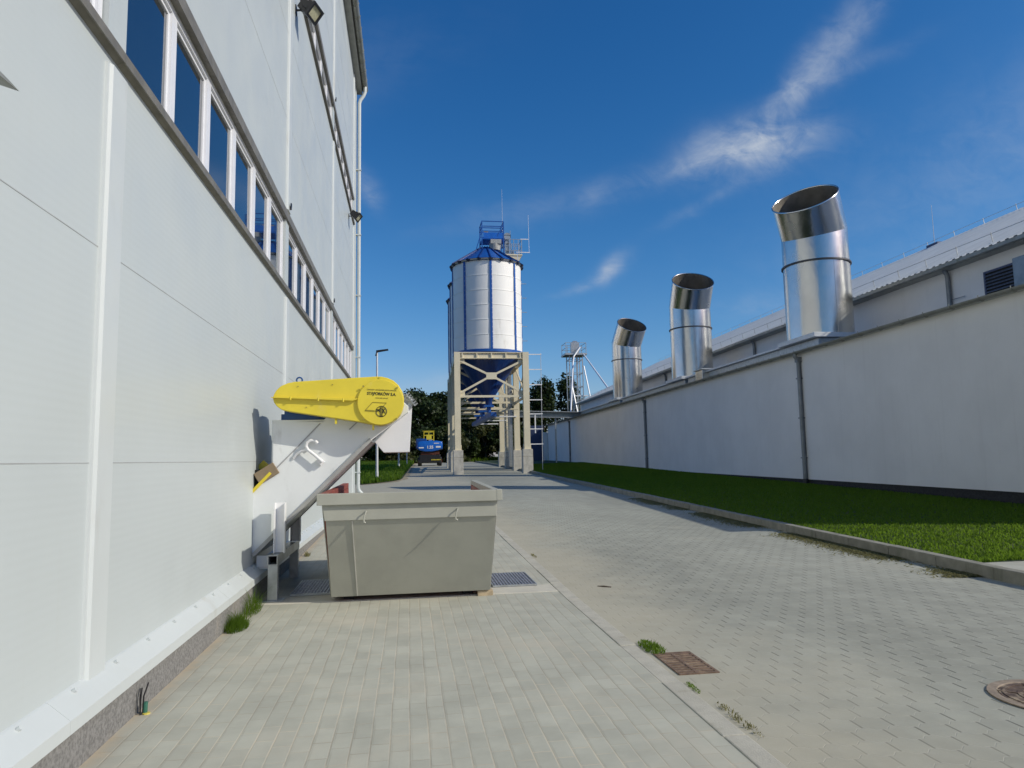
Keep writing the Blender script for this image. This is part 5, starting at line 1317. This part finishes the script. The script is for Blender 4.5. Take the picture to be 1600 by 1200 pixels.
def tree(name, x, y, h, w, label, cat, material='leaf_dark', form='round', n=5000, size=0.5, group='trees and bushes beyond the silos', trunk=True):
    TS[0] += 1; rs = random.Random(TS[0]); z0 = g(y) - 0.05
    t_ = thing(name, (x, y, z0), label, cat, group)
    blobs = []
    if form == 'round':
        for _ in range(26):
            a = rs.uniform(0, 2 * math.pi); zz = rs.uniform(0.22, 0.92)
            rr = w * 0.5 * math.sin(math.pi * min(1, 0.18 + zz * 0.82)) ** 0.6 * rs.uniform(0.25, 0.95)
            s = w * rs.uniform(0.12, 0.24)
            blobs.append((x + rr * math.cos(a), y + rr * math.sin(a), z0 + h * zz, s, s, s * rs.uniform(0.6, 0.95)))
    elif form == 'poplar':
        for _ in range(30):
            a = rs.uniform(0, 2 * math.pi); zz = rs.uniform(0.12, 0.95)
            rr = w * 0.36 * (1 - abs(zz - 0.45) * 1.2) * rs.uniform(0.2, 1.0)
            s = w * rs.uniform(0.10, 0.20)
            blobs.append((x + rr * math.cos(a), y + rr * math.sin(a), z0 + h * zz, s, s, s * rs.uniform(1.0, 1.9)))
    else:
        for _ in range(22):
            a = rs.uniform(0, 2 * math.pi); zz = rs.uniform(0.08, 0.85); rr = w * 0.45 * rs.uniform(0.1, 1.0)
            s = w * rs.uniform(0.12, 0.22)
            blobs.append((x + rr * math.cos(a), y + rr * math.sin(a), z0 + h * zz, s, s, s * 0.8))
    leaves_obj('crown', leaf_cloud(blobs, n, size, TS[0]), M[material], t_)
    if trunk:
        b = MB(); b.tube([(x, y, z0 - 0.2), (x + 0.1, y, z0 + h * 0.3), (x - 0.05, y + 0.1, z0 + h * 0.6), (x + 0.1, y, z0 + h * 0.82)], [0.028 * h, 0.022 * h, 0.014 * h, 0.006 * h], 8)
        for k in range(9):
            bl_ = blobs[k]; zz = z0 + h * rs.uniform(0.22, 0.6)
            mid = ((x + bl_[0]) / 2, (y + bl_[1]) / 2, (zz + bl_[2]) / 2 - 0.02 * h)
            b.tube([(x, y, zz), mid, bl_[:3]], [0.010 * h, 0.007 * h, 0.003 * h], 5)
        b.build('trunk', M['bark'], t_, smooth=60)
    return t_
tree('tree', 1.6, 101, 10.3, 8.5, 'dark tree at the left of the belt, top beside the discharge hood', 'tree', 'leaf_dark', n=9500)
tree('tree', 6.2, 104, 11.0, 9.0, 'tall dark tree just left of the silo columns', 'tree', 'leaf_dark', n=10000)
tree('tree', 11.6, 106, 9.4, 9.0, 'broad dark tree seen under the silo hoppers', 'tree', 'leaf_dark', n=9500)
tree('tree', 17.0, 112, 9.5, 9.0, 'dark tree behind the right silo columns', 'tree', 'leaf_mid', n=9000)
tree('tree', -4.2, 104, 9.0, 9.0, 'dark tree behind the yellow guard, left part of the belt', 'tree', 'leaf_mid', n=9000)
tree('tree', -11.5, 108, 9.5, 10.0, 'broad tree at the left end of the belt beyond the hall', 'tree', 'leaf_dark', n=9000)
tree('poplar', 21.3, 112, 12.4, 7.0, 'left poplar of the pair beyond the low building, thinner crown', 'tree', 'leaf_dark', 'poplar', 6500, 0.5)
tree('poplar', 26.2, 114, 12.8, 8.5, 'right poplar of the pair, crown behind the elevator tower', 'tree', 'leaf_dark', 'poplar', 7500, 0.5)
tree('tree', 31, 120, 10, 8, 'low dark tree right of the elevator tower', 'tree', 'leaf_dark', n=5000)
k = 0
sh_lab = ['dark tall bush filling the gap right of the boom lift', 'wide dark bush in the gap below the trees under the silo','olive bush at the verge end below the white hood', 'dark low bush behind the boom lift on its left', 'rounded bush right behind the boom lift', 'reddish olive bush between boom lift and silo column',
          'olive thicket under the silo, nearest the left column', 'tall olive thicket under the middle of the silo', 'dark thicket under the silo, nearest the right columns', 'bush behind the right silo columns', 'low bush at the far left of the verge', 'bush behind the first lamp post']
for (x, y, h, w_, m_) in [(4.6, 98, 7.0, 6.0, 'leaf_dark'), (9.4, 101.5, 7.5, 6.5, 'leaf_dark'), (-1.0, 90, 4.2, 4.5, 'leaf_olive'), (1.0, 93, 5.0, 4.6, 'leaf_dark'), (3.4, 94, 5.2, 4.6, 'leaf_mid'), (5.6, 92, 4.6, 4.2, 'leaf_olive'), (8.2, 97.5, 5.2, 4.8, 'leaf_mid'), (10.6, 99, 6.2, 5.0, 'leaf_olive'), (13.4, 98.5, 5.2, 5.0, 'leaf_dark'), (17.4, 99, 5.0, 5.0, 'leaf_mid'), (-9.5, 92, 4.2, 6.0, 'leaf_dark'), (-4.6, 91, 3.8, 5.2, 'leaf_mid')]:
    tree('bush', x, y, h, w_, sh_lab[k], 'bush', m_, 'bush', 4800, 0.40, trunk=True); k += 1
